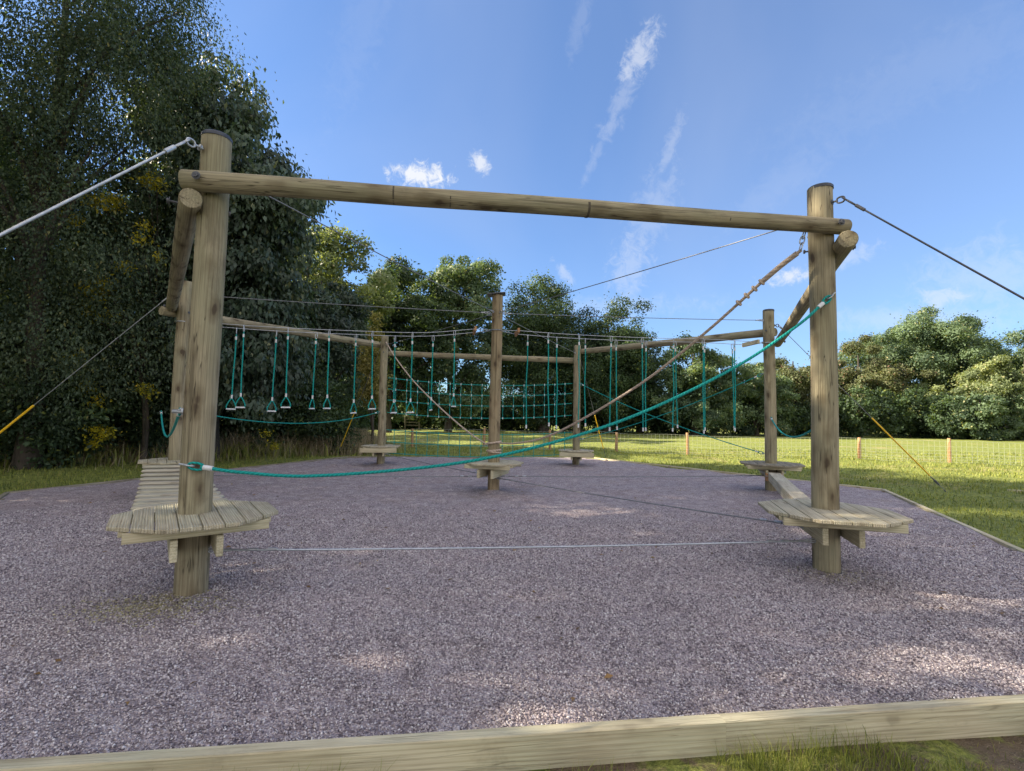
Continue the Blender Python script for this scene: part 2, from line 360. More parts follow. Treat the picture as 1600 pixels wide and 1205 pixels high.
LAWN = lawn_mat()
PURP = [(0.0, (0.13, 0.11, 0.128)), (0.2, (0.32, 0.278, 0.305)), (0.5, (0.53, 0.463, 0.485)), (0.75, (0.67, 0.60, 0.61)), (0.92, (0.78, 0.73, 0.73)), (1.0, (0.88, 0.85, 0.86))]
def gravel_mat():
    mt, nb = newmat('gravel_bed'); oc = nb.n('ShaderNodeTexCoord').outputs['Object']
    warp = nb.vm('ADD', oc, nb.vm('MULTIPLY', nb.n('ShaderNodeTexNoise', {'Vector': oc, 'Scale': 60.0}).outputs[1], (.012, .012, .012)))
    v1 = nb.n('ShaderNodeTexVoronoi', {'Vector': warp, 'Scale': 78.0}); v2 = nb.n('ShaderNodeTexVoronoi', {'Vector': warp, 'Scale': 46.0})
    rnd1 = nb.n('ShaderNodeSeparateColor', {0: v1.outputs[1]}).outputs[0]; rnd2 = nb.n('ShaderNodeSeparateColor', {0: v2.outputs[1]}).outputs[1]
    mixr = nb.m('ADD', nb.m('MULTIPLY', rnd1, 0.65), nb.m('MULTIPLY', rnd2, 0.35))
    c = nb.ramp(mixr, PURP)
    big = nb.noise(oc, 0.9, 4, 0.6); med = nb.noise(oc, 5.0, 4, 0.65, .4)
    c = nb.mix(nb.m('MULTIPLY', nb.smooth(big, .35, .7), .35), c, nb.mix(1.0, c, (1.12, .98, .90, 1), 'MULTIPLY'))
    c = nb.mix(nb.smooth(med, .35, .7), nb.mix(1.0, c, (.70, .68, .70, 1), 'MULTIPLY'), c)
    c = nb.mix(nb.m('MULTIPLY', nb.smooth(nb.noise(oc, 2.1, 5, .7), .52, .68), .30), c, (.36, .29, .22, 1))
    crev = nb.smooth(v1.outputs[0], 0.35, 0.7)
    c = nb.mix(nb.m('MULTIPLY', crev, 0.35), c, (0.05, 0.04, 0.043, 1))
    h = nb.m('SUBTRACT', nb.m('MULTIPLY', med, 1.4), nb.m('ADD', v1.outputs[0], nb.m('MULTIPLY', v2.outputs[0], .8)))
    return finish(mt, nb, c, 0.85, h, 0.8, 0.02, spec=.3)
GRAVEL = gravel_mat()
def stone_mat():
    mt, nb = newmat('stone_chip'); rv = nb.n('ShaderNodeAttribute', attribute_name='rv').outputs['Fac']
    oc = nb.n('ShaderNodeTexCoord').outputs['Object']; n = nb.noise(oc, 300, 2, .6)
    c = nb.ramp(rv, PURP); c = nb.mix(nb.m('MULTIPLY', n, .3), c, (.1, .08, .085, 1)); return finish(mt, nb, c, 0.8, spec=.35)
STONE = stone_mat()
DRYLEAF = leaf_mat('fallen_leaf', (0.10, 0.06, 0.03), (0.28, 0.17, 0.07), (0.35, 0.25, 0.08), 0.1)
CHIP = leaf_mat('wood_chip', (0.30, 0.27, 0.14), (0.50, 0.46, 0.28), (0.5, 0.45, 0.3), 0.0)
# ------------------------------------------------------------------ layout
G = Vector((-0.333, 9.527, 0))
PO = {'A': (-2.563, 4.017), 'B': (3.149, 4.926), 'C': (5.402, 10.189), 'D': (1.96, 14.773), 'E': (-3.727, 14.076), 'F': (-5.97, 8.753), 'G': (-0.333, 9.527)}
HT = {'A': 3.82, 'B': 3.885, 'C': 3.779, 'D': 3.616, 'E': 3.704, 'F': 3.80, 'G': 3.839}
PH = {'A': 0.668, 'B': 0.617, 'C': 0.575, 'D': 0.455, 'E': 0.55, 'F': 0.60, 'G': 0.575}
RD = {'A': 0.117, 'B': 0.118, 'C': 0.112, 'D': 0.107, 'E': 0.108, 'F': 0.118, 'G': 0.110}
P3 = {k: Vector((x, y, 0)) for k, (x, y) in PO.items()}
OUT = {k: (P3[k] - P3['G']).normalized() if k != 'G' else Vector((0, -1, 0)) for k in PO}
HR, HA = 8.36, R_(7.1)
HC = [Vector((G.x + HR * math.cos(HA + k * math.pi / 3), G.y + HR * math.sin(HA + k * math.pi / 3), 0)) for k in range(6)]  # 0 right, 1 back right, 2 back left, 3 left, 4 front left, 5 front right
for _k in (4, 5): HC[_k] = HC[_k] + Vector((0, 0.11, 0))
def smst(t): t = np.clip(t, 0, 1); return t * t * (3 - 2 * t)
def gravel_h(x, y):
    h = 0.035 * (vn(x, y, 0.8, 1) - 0.5) + 0.048 * (vn(x, y, 2.3, 2) - 0.5) + 0.024 * (vn(x, y, 5.6, 3) - 0.5)
    for k_, (a_, b_) in PO.items():
        d2 = (x - a_) ** 2 + (y - b_) ** 2; h = h + 0.035 * np.exp(-d2 / .07) * (.6 + .8 * vn(x, y, 5, 4))
    return h
def hexs(x, y):
    """hexagon norm: 1 on the border"""
    r = np.zeros_like(np.asarray(x, dtype=float))
    for k in range(6):
        an = HA + (k + 0.5) * math.pi / 3
        r = np.maximum(r, ((x - G.x) * math.cos(an) + (y - G.y) * math.sin(an)) / (HR * math.cos(math.pi / 6)))
    return r
def lawn_h(x, y):
    x = np.asarray(x, dtype=float); y = np.asarray(y, dtype=float)
    base = -0.03 - 0.10 * smst((6.5 - y) / 4.5)
    d = np.hypot(x, y - 8)
    amp = 0.10 * smst((d - 7) / 4) + 0.03
    return base + amp * (vn(x, y, 0.9, 5) - 0.5) * (y > -50) + 0.04 * (vn(x, y, 2.6, 6) - 0.5) * smst((d - 6) / 4)
# lawn sheet: hexagonal rings outward + floor below the gravel
def ringmesh(scales, seg, hf, inner=None):
    V = []; F = []; n = 6 * seg
    for s_ in scales:
        for k in range(6):
            a, c = HC[k], HC[(k + 1) % 6]
            for j in range(seg):
                p = a.lerp(c, j / seg); q = G + (p - G) * s_; V.append((q.x, q.y, 0))
    V = np.array(V); V[:, 2] = hf(V[:, 0], V[:, 1])
    for i in range(len(scales) - 1):
        for k in range(n):
            F.append((i * n + k, i * n + (k + 1) % n, (i + 1) * n + (k + 1) % n, (i + 1) * n + k))
    return V, np.array(F)
scales = [0.02, 0.9, 0.992, 0.993] + [1.0 + 0.025 * i for i in range(1, 90)] + [3.3, 3.6, 4, 4.6, 5.4, 6.5, 8, 10, 14, 20, 30, 60]
def lh(x, y):
    h = lawn_h(x, y); s_ = hexs(x, y); h[:3 * 6 * 44] = -0.34; return h * np.where(s_ > 8, 0, 1)
V, F = ringmesh(scales, 44, lh)
lawn = npmesh('lawn', V, F[:, ::-1], LAWN, smooth=True); tag(lawn, 'rough green lawn and field around the gravel bed', 'lawn', kind='structure')
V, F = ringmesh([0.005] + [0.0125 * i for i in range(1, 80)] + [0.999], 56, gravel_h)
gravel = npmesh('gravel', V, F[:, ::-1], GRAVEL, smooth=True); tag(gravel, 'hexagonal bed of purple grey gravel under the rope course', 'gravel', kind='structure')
# loose stones on the near part of the bed
rs = np.random.RandomState(3)
def stones():
    N = 1250000
    x = rs.uniform(-7, 8, N); y = rs.uniform(1.6, 8.2, N)
    dens = np.clip(1.25 - (y - 2.0) / 5.2, 0, 1) ** 1.5
    k = (hexs(x, y) < 0.985) & (np.abs(x) < y * 1.12 + .4) & (rs.rand(N) < dens * 0.66)
    x = x[k]; y = y[k]; n = len(x)
    z = gravel_h(x, y) + rs.uniform(-0.003, 0.007, n)
    cube = np.array([(a, b_, c) for a in (-1, 1) for b_ in (-1, 1) for c in (-1, 1)], dtype=float) * 0.5
    sz = rs.uniform(0.0065, 0.0135, n) * (1 + 0.4 * np.clip((y - 2.5) / 3, 0, 1))
    S = np.stack([sz, sz * rs.uniform(.55, 1, n), sz * rs.uniform(.35, .75, n)], 1)
    P = cube[None] * S[:, None, :] * rs.uniform(.45, 1.15, (n, 8, 1))
    q = rs.randn(n, 4); q[:, 1:3] *= 0.5; q /= np.linalg.norm(q, axis=1)[:, None]
    w_, a, b_, c = q.T
    M = np.stack([np.stack([1 - 2 * (b_ * b_ + c * c), 2 * (a * b_ - c * w_), 2 * (a * c + b_ * w_)], 1), np.stack([2 * (a * b_ + c * w_), 1 - 2 * (a * a + c * c), 2 * (b_ * c - a * w_)], 1), np.stack([2 * (a * c - b_ * w_), 2 * (b_ * c + a * w_), 1 - 2 * (a * a + b_ * b_)], 1)], 1)
    P = np.einsum('nij,nkj->nki', M, P) + np.stack([x, y, z], 1)[:, None, :]
    quads = np.array([(0, 1, 3, 2), (4, 6, 7, 5), (0, 4, 5, 1), (2, 3, 7, 6), (0, 2, 6, 4), (1, 5, 7, 3)])
    F = (quads[None] + (np.arange(n) * 8)[:, None, None]).reshape(-1, 4)
    o = npmesh('gravel_stones', P.reshape(-1, 3), F, STONE, attr=np.repeat(rs.rand(n) ** 1.15, 8))
    tag(o, 'loose purple grey stone chips lying on the near gravel', 'gravel stones', kind='stuff'); print('stones', n)
stones()
def sawdust():
    P = []; 
    for (cx, cy, s_, n) in ((PO['A'][0] - .12, PO['A'][1] - .22, .26, 2600), (PO['B'][0] + .05, PO['B'][1] - .1, .2, 500)):
        x = cx + rs.randn(n) * s_; y = cy + rs.randn(n) * s_ * .6; z = gravel_h(x, y) + rs.uniform(.002, .012, n); P.append(np.stack([x, y, z], 1))
    P = np.concatenate(P); n = len(P); a = rs.uniform(0, 6.28, n); l = rs.uniform(.003, .010, n); t = rs.uniform(-.4, .4, n)
    u = np.stack([np.cos(a), np.sin(a), t], 1) * l[:, None]; v = np.stack([-np.sin(a), np.cos(a), rs.uniform(-.5, .5, n)], 1) * l[:, None] * .5
    V = np.stack([P - u - v, P + u - v, P + u + v, P - u + v], 1).reshape(-1, 3); F = np.arange(4 * n).reshape(-1, 4)
    o = npmesh('sawdust', V, F, CHIP, attr=np.repeat(rs.rand(n), 4)); tag(o, 'pale greenish sawdust scattered on gravel round the near post feet', 'sawdust', kind='stuff')
sawdust()
# ------------------------------------------------------------------ edging
def unit(a, c): return (c - a).normalized()
Z = Vector((0, 0, 1))
edging = empty('timber_edging', (G.x, G.y - HR * .86, 0), 'pale green treated timber edging boards framing the hexagonal gravel bed', 'edging')
for k in range(6):
    a, c = HC[k], HC[(k + 1) % 6]; u = unit(a, c); n = Vector((u.y, -u.x, 0))
    if n.dot(a - G) < 0: n = -n
    cuts = [0, 0.56, 1.0] if k == 4 else [0, 0.5, 1.0] if k in (0, 3) else [0, .34, .67, 1.0]
    for i in range(len(cuts) - 1):
        p, q = a.lerp(c, cuts[i]), a.lerp(c, cuts[i + 1]); L = (q - p).length
        ext = 0.02 if i == len(cuts) - 2 else -0.004
        mb = MB(); mb.box((p + q) / 2 + n * 0.028 + Vector((0, 0, -0.095)), Z, n, u, 0.25, 0.07, L + ext, 0.005); mb.build('edging_board', BOARD if k in (4, 5, 0) else OLDBOARD, edging)
    for j in range(4):
        f = (0.06, 0.34, 0.64, 0.94)[j] + (0.03 if k % 2 else -.01)
        p = a.lerp(c, f) - n * 0.035
        if k in (4,): continue
        mb = MB(); mb.box(p + Vector((0, 0, -0.06)), u, n, Z, 0.06, 0.05, 0.16, 0.004); mb.build('peg', OLDBOARD, edging)
# a second edging corner further right on the lawn
e2 = MB(); p, q = Vector((10.75, 10.65, 0)), Vector((14.5, 7.5, 0)); u = unit(p, q)
e2.box((p + q) / 2 + Z * -.01, Z, Vector((-u.y, u.x, 0)), u, .12, .06, (q - p).length, .004)
top_build(e2, 'timber_edging', BOARD, (p + q) / 2, 'short pale timber edging strip on the shaded lawn at the far right', 'edging')
# ------------------------------------------------------------------ posts with platforms
DU = {k: None for k in PO}
def clip(poly, n, d, keep):
    out = []
    for i in range(len(poly)):
        p, q = poly[i], poly[(i + 1) % len(poly)]; a = p[0] * n[0] + p[1] * n[1] - d; c = q[0] * n[0] + q[1] * n[1] - d
        if keep < 0: a, c = -a, -c
        if a >= 0: out.append(p)
        if (a >= 0) != (c >= 0): t = a / (a - c); out.append((p[0] + (q[0] - p[0]) * t, p[1] + (q[1] - p[1]) * t))
    return out
POSTLAB = {
 'A': 'nearest and thickest log post, front left, octagonal deck and dark rounded cap',
 'B': 'front right log post with dark cap carrying an octagonal deck above the gravel',
 'C': 'log post at the right rear with weathered deck, behind the front right post',
 'D': 'far log post standing right of the hanging net with a small deck',
 'E': 'far log post standing left of the hanging net with a deep-fronted small deck',
 'F': 'log post half hidden behind the front left post, its deck at the slatted bridge',
 'G': 'central log post with thick hemp rope wrapped round it and an overhanging top plate'}
posts = {}
def eyebolt(mb, p, d, s_=1.0):
    """short bolt out of a post along d with an eye at its end"""
    p = Vector(p); d = Vector(d).normalized()
    mb.tube([p - d * 0.02, p + d * 0.045 * s_], 0.009 * s_, 8); mb.tube([p - d * .002, p + d * 0.008], 0.024 * s_, 12)
    mb.ring(p + d * 0.068 * s_, d, Z, 0.03 * s_, 0.026 * s_, 0.0075 * s_)
    return p + d * 0.095 * s_
for k in 'ABCDEFG':
    c = P3[k]; r = RD[k]; H = HT[k]; z = PH[k]
    root = empty('log_post', c, POSTLAB[k], 'post', 'log posts of the rope course'); posts[k] = root
    N = 26; pts = []; rr = []
    lean = Vector((rnd.uniform(-.006, .006), rnd.uniform(-.006, .006), 0))
    for i in range(N + 1):
        t = i / N; zz = -0.25 + (H + .25) * t; pts.append(c + Vector((0, 0, zz)) + lean * zz + Vector((.004 * math.sin(zz * 2 + ord(k)), .004 * math.cos(zz * 1.7), 0))); rr.append(r * (1.03 - 0.06 * t))
    rr.append(rr[-1] * .95); pts.append(pts[-1] + Z * 0.008)
    mb = MB(); mb.tube(pts, rr, 40 if k in 'AB' else 24, wob=0.012); mb.build('pole', LOGW if k == 'G' else LOG, root)
    if k in 'ABC':
        mb = MB(); rc = rr[-2] * 1.012; p0 = c + lean * H
        mb.tube([p0 + Z * (H - .022), p0 + Z * (H + .004), p0 + Z * (H + .014), p0 + Z * (H + .018)], [rc * 1.01, rc * 1.01, rc * .93, rc * .5], 32); mb.build('top_cap', CAP, root)
    if k == 'G':
        mb = MB(); tl = Vector((.97, .1, .12)).normalized(); mb.box(c + Z * (H + .02), tl, tl.cross(Vector((0, 1, 0))), Vector((0, 1, 0)), .36, .016, .30, .003); mb.build('top_plate', DSTEEL, root)
    mb = MB(); mb.tube([c + Z * -.02, c + Z * .012], r * 1.06, 28); mb.build('ground_collar', COLLAR if k == 'A' else CAP, root)
    # deck direction
    ax = {'A': Vector((-.59, .81, 0)), 'B': Vector((.28, .96, 0)), 'C': Vector((.35, .94, 0)), 'D': Vector((.1, 1, 0)), 'E': Vector((-.1, 1, 0)), 'F': Vector((-.59, .81, 0)), 'G': Vector((.3, .95, 0))}[k].normalized()
    pv = Vector((ax.y, -ax.x, 0)); DR = {'A': .605, 'B': .64, 'C': .63, 'D': .57, 'E': .57, 'F': .58, 'G': .59}[k]
    dc = c + {'A': Vector((.045, -.03, 0)), 'B': Vector((-.03, -.1, 0))}.get(k, Vector((0, 0, 0)))
    a0 = math.atan2(ax.y, ax.x) + math.pi / 8
    octo = [(dc.x + DR * math.cos(a0 + i * math.pi / 4), dc.y + DR * math.sin(a0 + i * math.pi / 4)) for i in range(8)]
    mb = MB(); half = DR * math.cos(math.pi / 8); nb_ = 8; bw = 2 * half / nb_; d0 = dc.x * pv.x + dc.y * pv.y
    for i in range(nb_):
        lo = d0 - half + i * bw + .0035; hi = lo + bw - .007
        poly = clip(clip(octo, (pv.x, pv.y), lo, 1), (pv.x, pv.y), hi, -1)
        if len(poly) < 3: continue
        dz = rnd.uniform(-.0012, .0012); oy, oz = rnd.random() * 20, rnd.random() * 20; mid = (lo + hi) / 2
        mb.prism(poly, z - .03 + dz, z + dz, lambda p, mid=mid, oy=oy, oz=oz: (p[0] * pv.x + p[1] * pv.y - mid, p[2] + oy, p[0] * ax.x + p[1] * ax.y + oz))
    dk = mb.build('deck', DECK if k in 'ABGF' else OLDBOARD if k == 'C' else DECK, root)
    bv = dk.modifiers.new('bevel', 'BEVEL'); bv.width = 0.0035; bv.segments = 1; bv.limit_method = 'ANGLE'
    for sgn, L in ((-1, 1.05), (1, 1.05)):
        mb = MB(); mb.box(dc + ax * (sgn * .37) + Z * (z - .032 - .0375), Z, ax, pv, .07, .045, L * DR * 1.45, .003); mb.build('bearer', BOARD, root)
    for s2 in (-1, 1):       # outer noggings under the deck tips
        mb = MB(); mb.box(dc + pv * (s2 * .46 * DR / .6) + Z * (z - .032 - .02), Z, pv, ax, .038, .045, .62 * DR / .6, .003); mb.build('nogging', BOARD, root)
    for s2 in (-1, 1):
        mb = MB(); mb.box(c + pv * (s2 * (r + .026)) + Z * (z - .108 - .08), Z, pv, ax, .155, .047, .95, .004); mb.build('joist', BOARD, root)
    if k in 'DE':            # deep fascia boards
        mb = MB(); mb.box(dc - ax * (DR * .9) + Z * (z - .105), Z, ax, pv, .12, .03, DR * 1.75, .003); mb.build('fascia', BOARD, root)
# ------------------------------------------------------------------ top beams
def beam(k1, k2, z1, z2, lab, r=.084, ov1=.27, ov2=.27, set1=.82, set2=.82):
    a, c = P3[k1], P3[k2]; u = unit(a, c); n = Vector((u.y, -u.x, 0))
    if n.dot(a - G) < 0: n = -n
    o1 = n * (RD[k1] + r * set1); o2 = n * (RD[k2] + r * set2)
    p = a + o1 - u * ov1 + Z * z1; q = c + o2 + u * ov2 + Z * z2
    base = (p + q) / 2
    root = empty('crossbeam', base, lab, 'beam', 'horizontal log beams of the rope course')
    N = 30; pts = [p.lerp(q, i / N) + Z * (.003 * math.sin(i * .5)) for i in range(N + 1)]
    d = unit(p, q); pts = [pts[0] - d * .006] + pts + [pts[-1] + d * .006]
    rr = [r * .93] + [r * (1.04 - .08 * i / N) for i in range(N + 1)] + [r * .9]
    mb = MB(); mb.tube(pts, rr, 28, wob=.014); mb.build('log', LOG, root)
    for pp, kk, zz in ((a, k1, z1), (c, k2, z2)):
        mb = MB(); x = pp - n * (RD[kk] + .03) + Z * zz; y = pp + n * (RD[kk] + 2 * r + .02) + Z * zz
        mb.tube([x, y], .009, 8); mb.tube([x, x + n * .016], .021, 6); mb.tube([y - n * .016, y], .021, 6); mb.tube([y - n * .022, y - n * .017], .032, 14); mb.build('bolt', DSTEEL, root)
    return root
beam('A', 'B', 3.345, 3.425, 'long top log beam across the front, seen against the open sky', .079, .14, .15, .6, .6)
AB = bpy.data.objects['crossbeam']
u = unit(P3['A'], P3['B']); n = Vector((u.y, -u.x, 0)); p = P3['A'] + n * (RD['A'] + .047) + Z * 3.345; q = P3['B'] + n * (RD['B'] + .047) + Z * 3.425; d = unit(p, q); up = n.cross(d)
for t, wd_, a1 in ((.262, .007, 200), (.345, .005, 110), (.56, .011, 170), (.80, .005, 90)):
    V = []; c_ = p.lerp(q, t)
    for i in range(13):
        an = R_(-60 - a1 / 2 + a1 * i / 12); rr_ = .079 * (1.04 - .08 * t) * 1.02
        for e in (-1, 1): V.append(c_ + d * (e * wd_) + n * (rr_ * math.cos(an)) + Z * (rr_ * math.sin(an)))
    MB().add(V, [(2 * i, 2 * i + 1, 2 * i + 3, 2 * i + 2) for i in range(12)], None, True).build('strap_mark', MARK, AB)
beam('B', 'C', 3.235, 3.10, 'log beam running back from the front right post to the one behind it')
beam('C', 'D', 3.33, 3.46, 'log beam at the rear right, joining the far post to the right rear post', ov1=.05, ov2=.2)
beam('D', 'E', 3.18, 3.23, 'farthest log beam, level above the hanging rope net', ov1=.1, ov2=.1)
beam('E', 'F', 3.47, 3.24, 'log beam at the rear left above the trapeze handles')
beam('F', 'A', 3.33, 3.18, 'log beam seen almost end-on beside the front left post', .084, .3, .16, .82, .35)
# dark bands on the front beam
# ------------------------------------------------------------------ cables, ropes
def cable(name, pts, r, mat, label, cat, group, hardware=True, hw=1.0):
    pts = [Vector(p) for p in pts]; base = (pts[0] + pts[-1]) / 2
    root = empty(name, base, label, cat, group)
    MB().tube(pts, r, 8).build('wire', mat, root)
    if hardware:
        for p, q in ((pts[0], pts[1]), (pts[-1], pts[-2])):
            d = (q - p).normalized()
            mb = MB(); mb.ring(p + d * .02 * hw, d, Z, .032 * hw, .02 * hw, .006 * hw); mb.build('shackle', STEEL, root)
            mb = MB(); mb.tube([p + d * .1 * hw, p + d * .17 * hw], .012 * hw, 8); mb.ring(p + d * .075 * hw, d, Z, .035 * hw, .017 * hw, .005 * hw); mb.build('ferrule', STEEL, root)
    return root
def toward(k1, k2, z1, z2, r1=None, r2=None):
    a, c = P3[k1], P3[k2]; u = unit(a, c)
    return a + u * (r1 if r1 is not None else RD[k1] + .02) + Z * z1, c - u * (r2 if r2 is not None else RD[k2] + .02) + Z * z2
CG = 'high steel tension cables between the posts'
for k, zz, lab in (('A', 3.55, 'high steel cable from the front left post top to the centre post'), ('B', 3.58, 'high steel cable from the front right post top to the centre post'),
                   ('C', 3.56, 'high steel cable from the right rear post to the centre post'), ('D', 3.38, 'high steel cable from the far right post of the net to the centre post'),
                   ('E', 3.45, 'high steel cable from the far left post of the net to the centre post'), ('F', 3.58, 'high steel cable from the left rear post to the centre post')):
    p, q = toward(k, 'G', zz, 3.49, r2=RD['G'] + .02); cable('steel_cable', sag(p, q, .015, 12), .0065, WIRE, lab, 'cable', CG)
# guys
GA = {'A': 3.66, 'B': 3.70, 'C': 3.46, 'D': 3.4, 'E': 3.45, 'F': 3.57}
GL = {'A': 3.7, 'B': 4.0, 'C': 4.05, 'D': 4.0, 'E': 4.0, 'F': 3.95}
GLAB = {'A': 'thick silver guy wire running down leftwards from the top of the front left post', 'B': 'dark guy wire running down rightwards from the top of the front right post',
        'C': 'guy wire with yellow sleeve at the right, in front of the lawn and stake fence', 'D': 'thin guy wire with short yellow sleeve behind the far right post',
        'E': 'thin guy wire with yellow sleeve left of the far left post', 'F': 'guy wire with long yellow sleeve at the left edge, in front of dark bushes'}
for k in 'ABCDEF':
    u = OUT[k]; s_ = P3[k] + u * (RD[k] + .0) + Z * GA[k]; an = P3[k] + u * GL[k]; an.z = float(lawn_h(an.x, an.y))
    root = empty('guy_wire', an, GLAB[k], 'guy wire', 'guy wires anchoring the posts')
    mb = MB(); e = eyebolt(mb, s_, u, 1.15); d = (an - e).normalized()
    if k in 'AB':
        mb.ring(e + d * .012, d, u.cross(Z), .032, .024, .0075)
        e = e + d * .04
    mb.build('eye_bolt', STEEL if k == 'A' else DSTEEL, root)
    sleeve_a = e.lerp(an, 0.55 if k != 'F' else .56); sleeve_b = e.lerp(an, .90)
    wr = .0095 if k == 'A' else .008 if k == 'B' else .006
    MB().tube([e + d * .05, an + d * .25], wr, 8).build('wire', STEEL if k in 'AF' else WIRE if k != 'B' else DSTEEL, root)
    mb = MB(); side = u.cross(Z); mb.ring(e + d * .045, d, side, .05, .024, .0085); mb.tube([e + d * .1, e + d * .2], wr * 2.0, 10); mb.build('thimble', STEEL if k != 'B' else DSTEEL, root)
    if k not in 'A': MB().tube([sleeve_a, sleeve_b], .0155 if k != 'F' else .018, 10).build('sleeve', YELLOW, root)
    mb = MB(); tb = e.lerp(an, .94); mb.tube([tb - d * .14, tb + d * .10], .013, 8); mb.ring(tb, d, Z, .09, .02, .006); mb.build('turnbuckle', DSTEEL, root)
    MB().tube([an - d * .06, an + d * .3], .012, 8).build('ground_anchor', DSTEEL, root)
# foot cables
FG = 'low foot cables just above the gravel'
for k1, k2, z1, z2, lab in (('A', 'B', .36, .30, 'low foot cable stretched across the front between the two nearest posts'), ('F', 'G', .33, .30, 'low foot cable from the left rear post to the centre post'),
                            ('G', 'C', .30, .32, 'low foot cable from the centre post to the right rear post'), ('G', 'B', .28, .40, 'low foot cable from the centre post to the front right post'),
                            ('E', 'G', .33, .30, 'low foot cable from the far left post to the centre post')):
    p, q = toward(k1, k2, z1, z2, RD[k1] + .01, RD[k2] + .01)
    root = cable('foot_cable', sag(p, q, .02, 14), .0085, STEEL if k1 == 'A' else WIRE, lab, 'cable', FG)
    d = unit(p, q)
    for e, dd in ((p, d), (q, -d)):
        for o_ in (.30, .45): MB().tube([e + dd * o_, e + dd * (o_ + .07)], .014, 8).build('cable_clamp', STEEL, root)
# teal hand ropes
def hand(pts, r, lab, ends=True, hwmat=None):
    pts = [Vector(p) for p in pts]; root = empty('hand_rope', (pts[0] + pts[-1]) / 2, lab, 'rope', 'teal hand ropes strung between the posts')
    MB().tube(pts, r, 10).build('rope', TEAL, root)
    if ends:
        for p, q in ((pts[0], pts[1]), (pts[-1], pts[-2])):
            d = (q - p).normalized(); mb = MB(); mb.tube([p + d * .02, p + d * .09], r * 1.5, 10); mb.build('end_ferrule', WHITE, root)
            mb = MB(); mb.ring(p - d * .035, d, Z, .055, .026, r * .75); mb.build('loop', TEAL, root)
            mb = MB(); mb.ring(p - d * .085, d, d.cross(Z), .035, .02, .0065); mb.tube([p - d * .11, p - d * .16], .008, 6); mb.build('shackle', STEEL, root)
    return root
A, B = P3['A'], P3['B']; ab = unit(A, B); nf = Vector((ab.y, -ab.x, 0))
a0 = A + nf * (RD['A'] + .02); b0 = B + nf * (RD['B'] + .02)
keys = [(0.015, 1.045), (.07, 1.0), (.166, .972), (.347, 1.06), (.493, 1.23), (.648, 1.52), (.813, 1.97), (.93, 2.40), (0.985, 2.66)]
hand(spline([a0.lerp(b0, s_) + Z * zz for s_, zz in keys], 8), .0135, 'thick teal hand rope sweeping across the front and rising to the right post')
def hl(k1, k2, z1, z2, d, r, lab, out=0.0):
    p, q = toward(k1, k2, z1, z2, RD[k1] + .13, RD[k2] + .13); return hand(sag(p, q, d, 26), r, lab)
hr_ = hand(sag((-2.80, 4.12, 1.47), (-6.13, 8.55, 1.43), .30, 26), .012, 'teal hand rope sagging from the front left post to the post behind it')
mb = MB(); mb.tube([(-2.60, 4.02, 1.48), (-2.80, 4.04, 1.48)], .016, 12); mb.tube([(-2.675, 4.02, 1.48), (-2.70, 4.02, 1.48)], .032, 12); mb.build('bracket', STEEL, hr_)
hl('F', 'E', 1.46, 1.49, .26, .010, 'teal hand rope sagging low at the rear left before the dry grass')
hl('B', 'C', 1.45, 1.49, .24, .0125, 'teal hand rope sagging on the right between front and rear posts, above the balance beam')
hl('D', 'C', 2.42, .78, .12, .010, 'teal rope slanting down from the far right post toward the right rear post')
hl('C', 'D', 2.40, .80, .12, .010, 'teal rope slanting down from the right rear post toward the far right post')
# hemp rope
def hemp(pts, lab, chain=None):
    pts = [Vector(p) for p in pts]; root = empty('hemp_rope', (pts[0] + pts[-1]) / 2, lab, 'rope', 'thick brown hemp ropes meeting at the centre post')
    MB().tube(pts, .0165, 10).build('rope', HEMP, root); return root
s0 = Vector((2.88, 4.80, 3.19)); e0 = P3['G'] + unit(P3['G'], P3['B']) * .14 + Z * .95
kk = [(0, 3.19), (.06, 3.0), (.194, 2.50), (.372, 1.93), (.608, 1.37), (.757, 1.10), (.9, .97), (1, .945)]
rp = hemp(spline([Vector((s0.x, s0.y, 0)).lerp(Vector((e0.x, e0.y, 0)), s_) + Z * zz for s_, zz in kk], 8), 'thick brown hemp rope hanging by chain links from the front beam to the centre post')
d = Vector((.25, -.05, 1)).normalized(); mb = MB()
mb.ring(s0 + Z * .035, d, Vector((0, 1, 0)), .042, .022, .0065); mb.ring(s0 + Z * .10 + Vector((.012, 0, 0)), d, Vector((1, 0, 0)), .042, .022, .0065); mb.ring(s0 + Z * .15 + Vector((.02, -.015, 0)), d, Vector((0, 1, 0)), .042, .022, .0065); mb.build('chain', STEEL, rp)
mb = MB(); pk = spline([Vector((s0.x, s0.y, 0)).lerp(Vector((e0.x, e0.y, 0)), s_) + Z * zz for s_, zz in kk], 8)
for i in (9, 10, 11, 12):
    t = (pk[i + 1] - pk[i]).normalized(); mb.ring(pk[i], t.cross(Vector((0, 1, 0))), t.cross(Vector((1, 0, .3))), .028, .028, .013)
mb.tube([pk[1], pk[2], pk[4], pk[6], pk[9]], .027, 10); mb.build('splice', HEMP, rp)
e1 = P3['G'] + unit(P3['G'], P3['E']) * .13 + Z * .86; s1 = P3['E'] + unit(P3['E'], P3['G']) * .12
hemp(spline([Vector((s1.x, s1.y, 0)).lerp(Vector((e1.x, e1.y, 0)), s_) + Z * zz for s_, zz in [(0, 3.52), (.12, 3.05), (.315, 2.41), (.5, 1.91), (.696, 1.44), (.87, 1.07), (1, .86)]], 8), 'thick brown hemp rope slanting from the far left post down to the centre post')
root = empty('hemp_rope', P3['G'] + Z * .85, 'coils of brown hemp rope wrapped round the foot of the centre post', 'rope', 'thick brown hemp ropes meeting at the centre post')
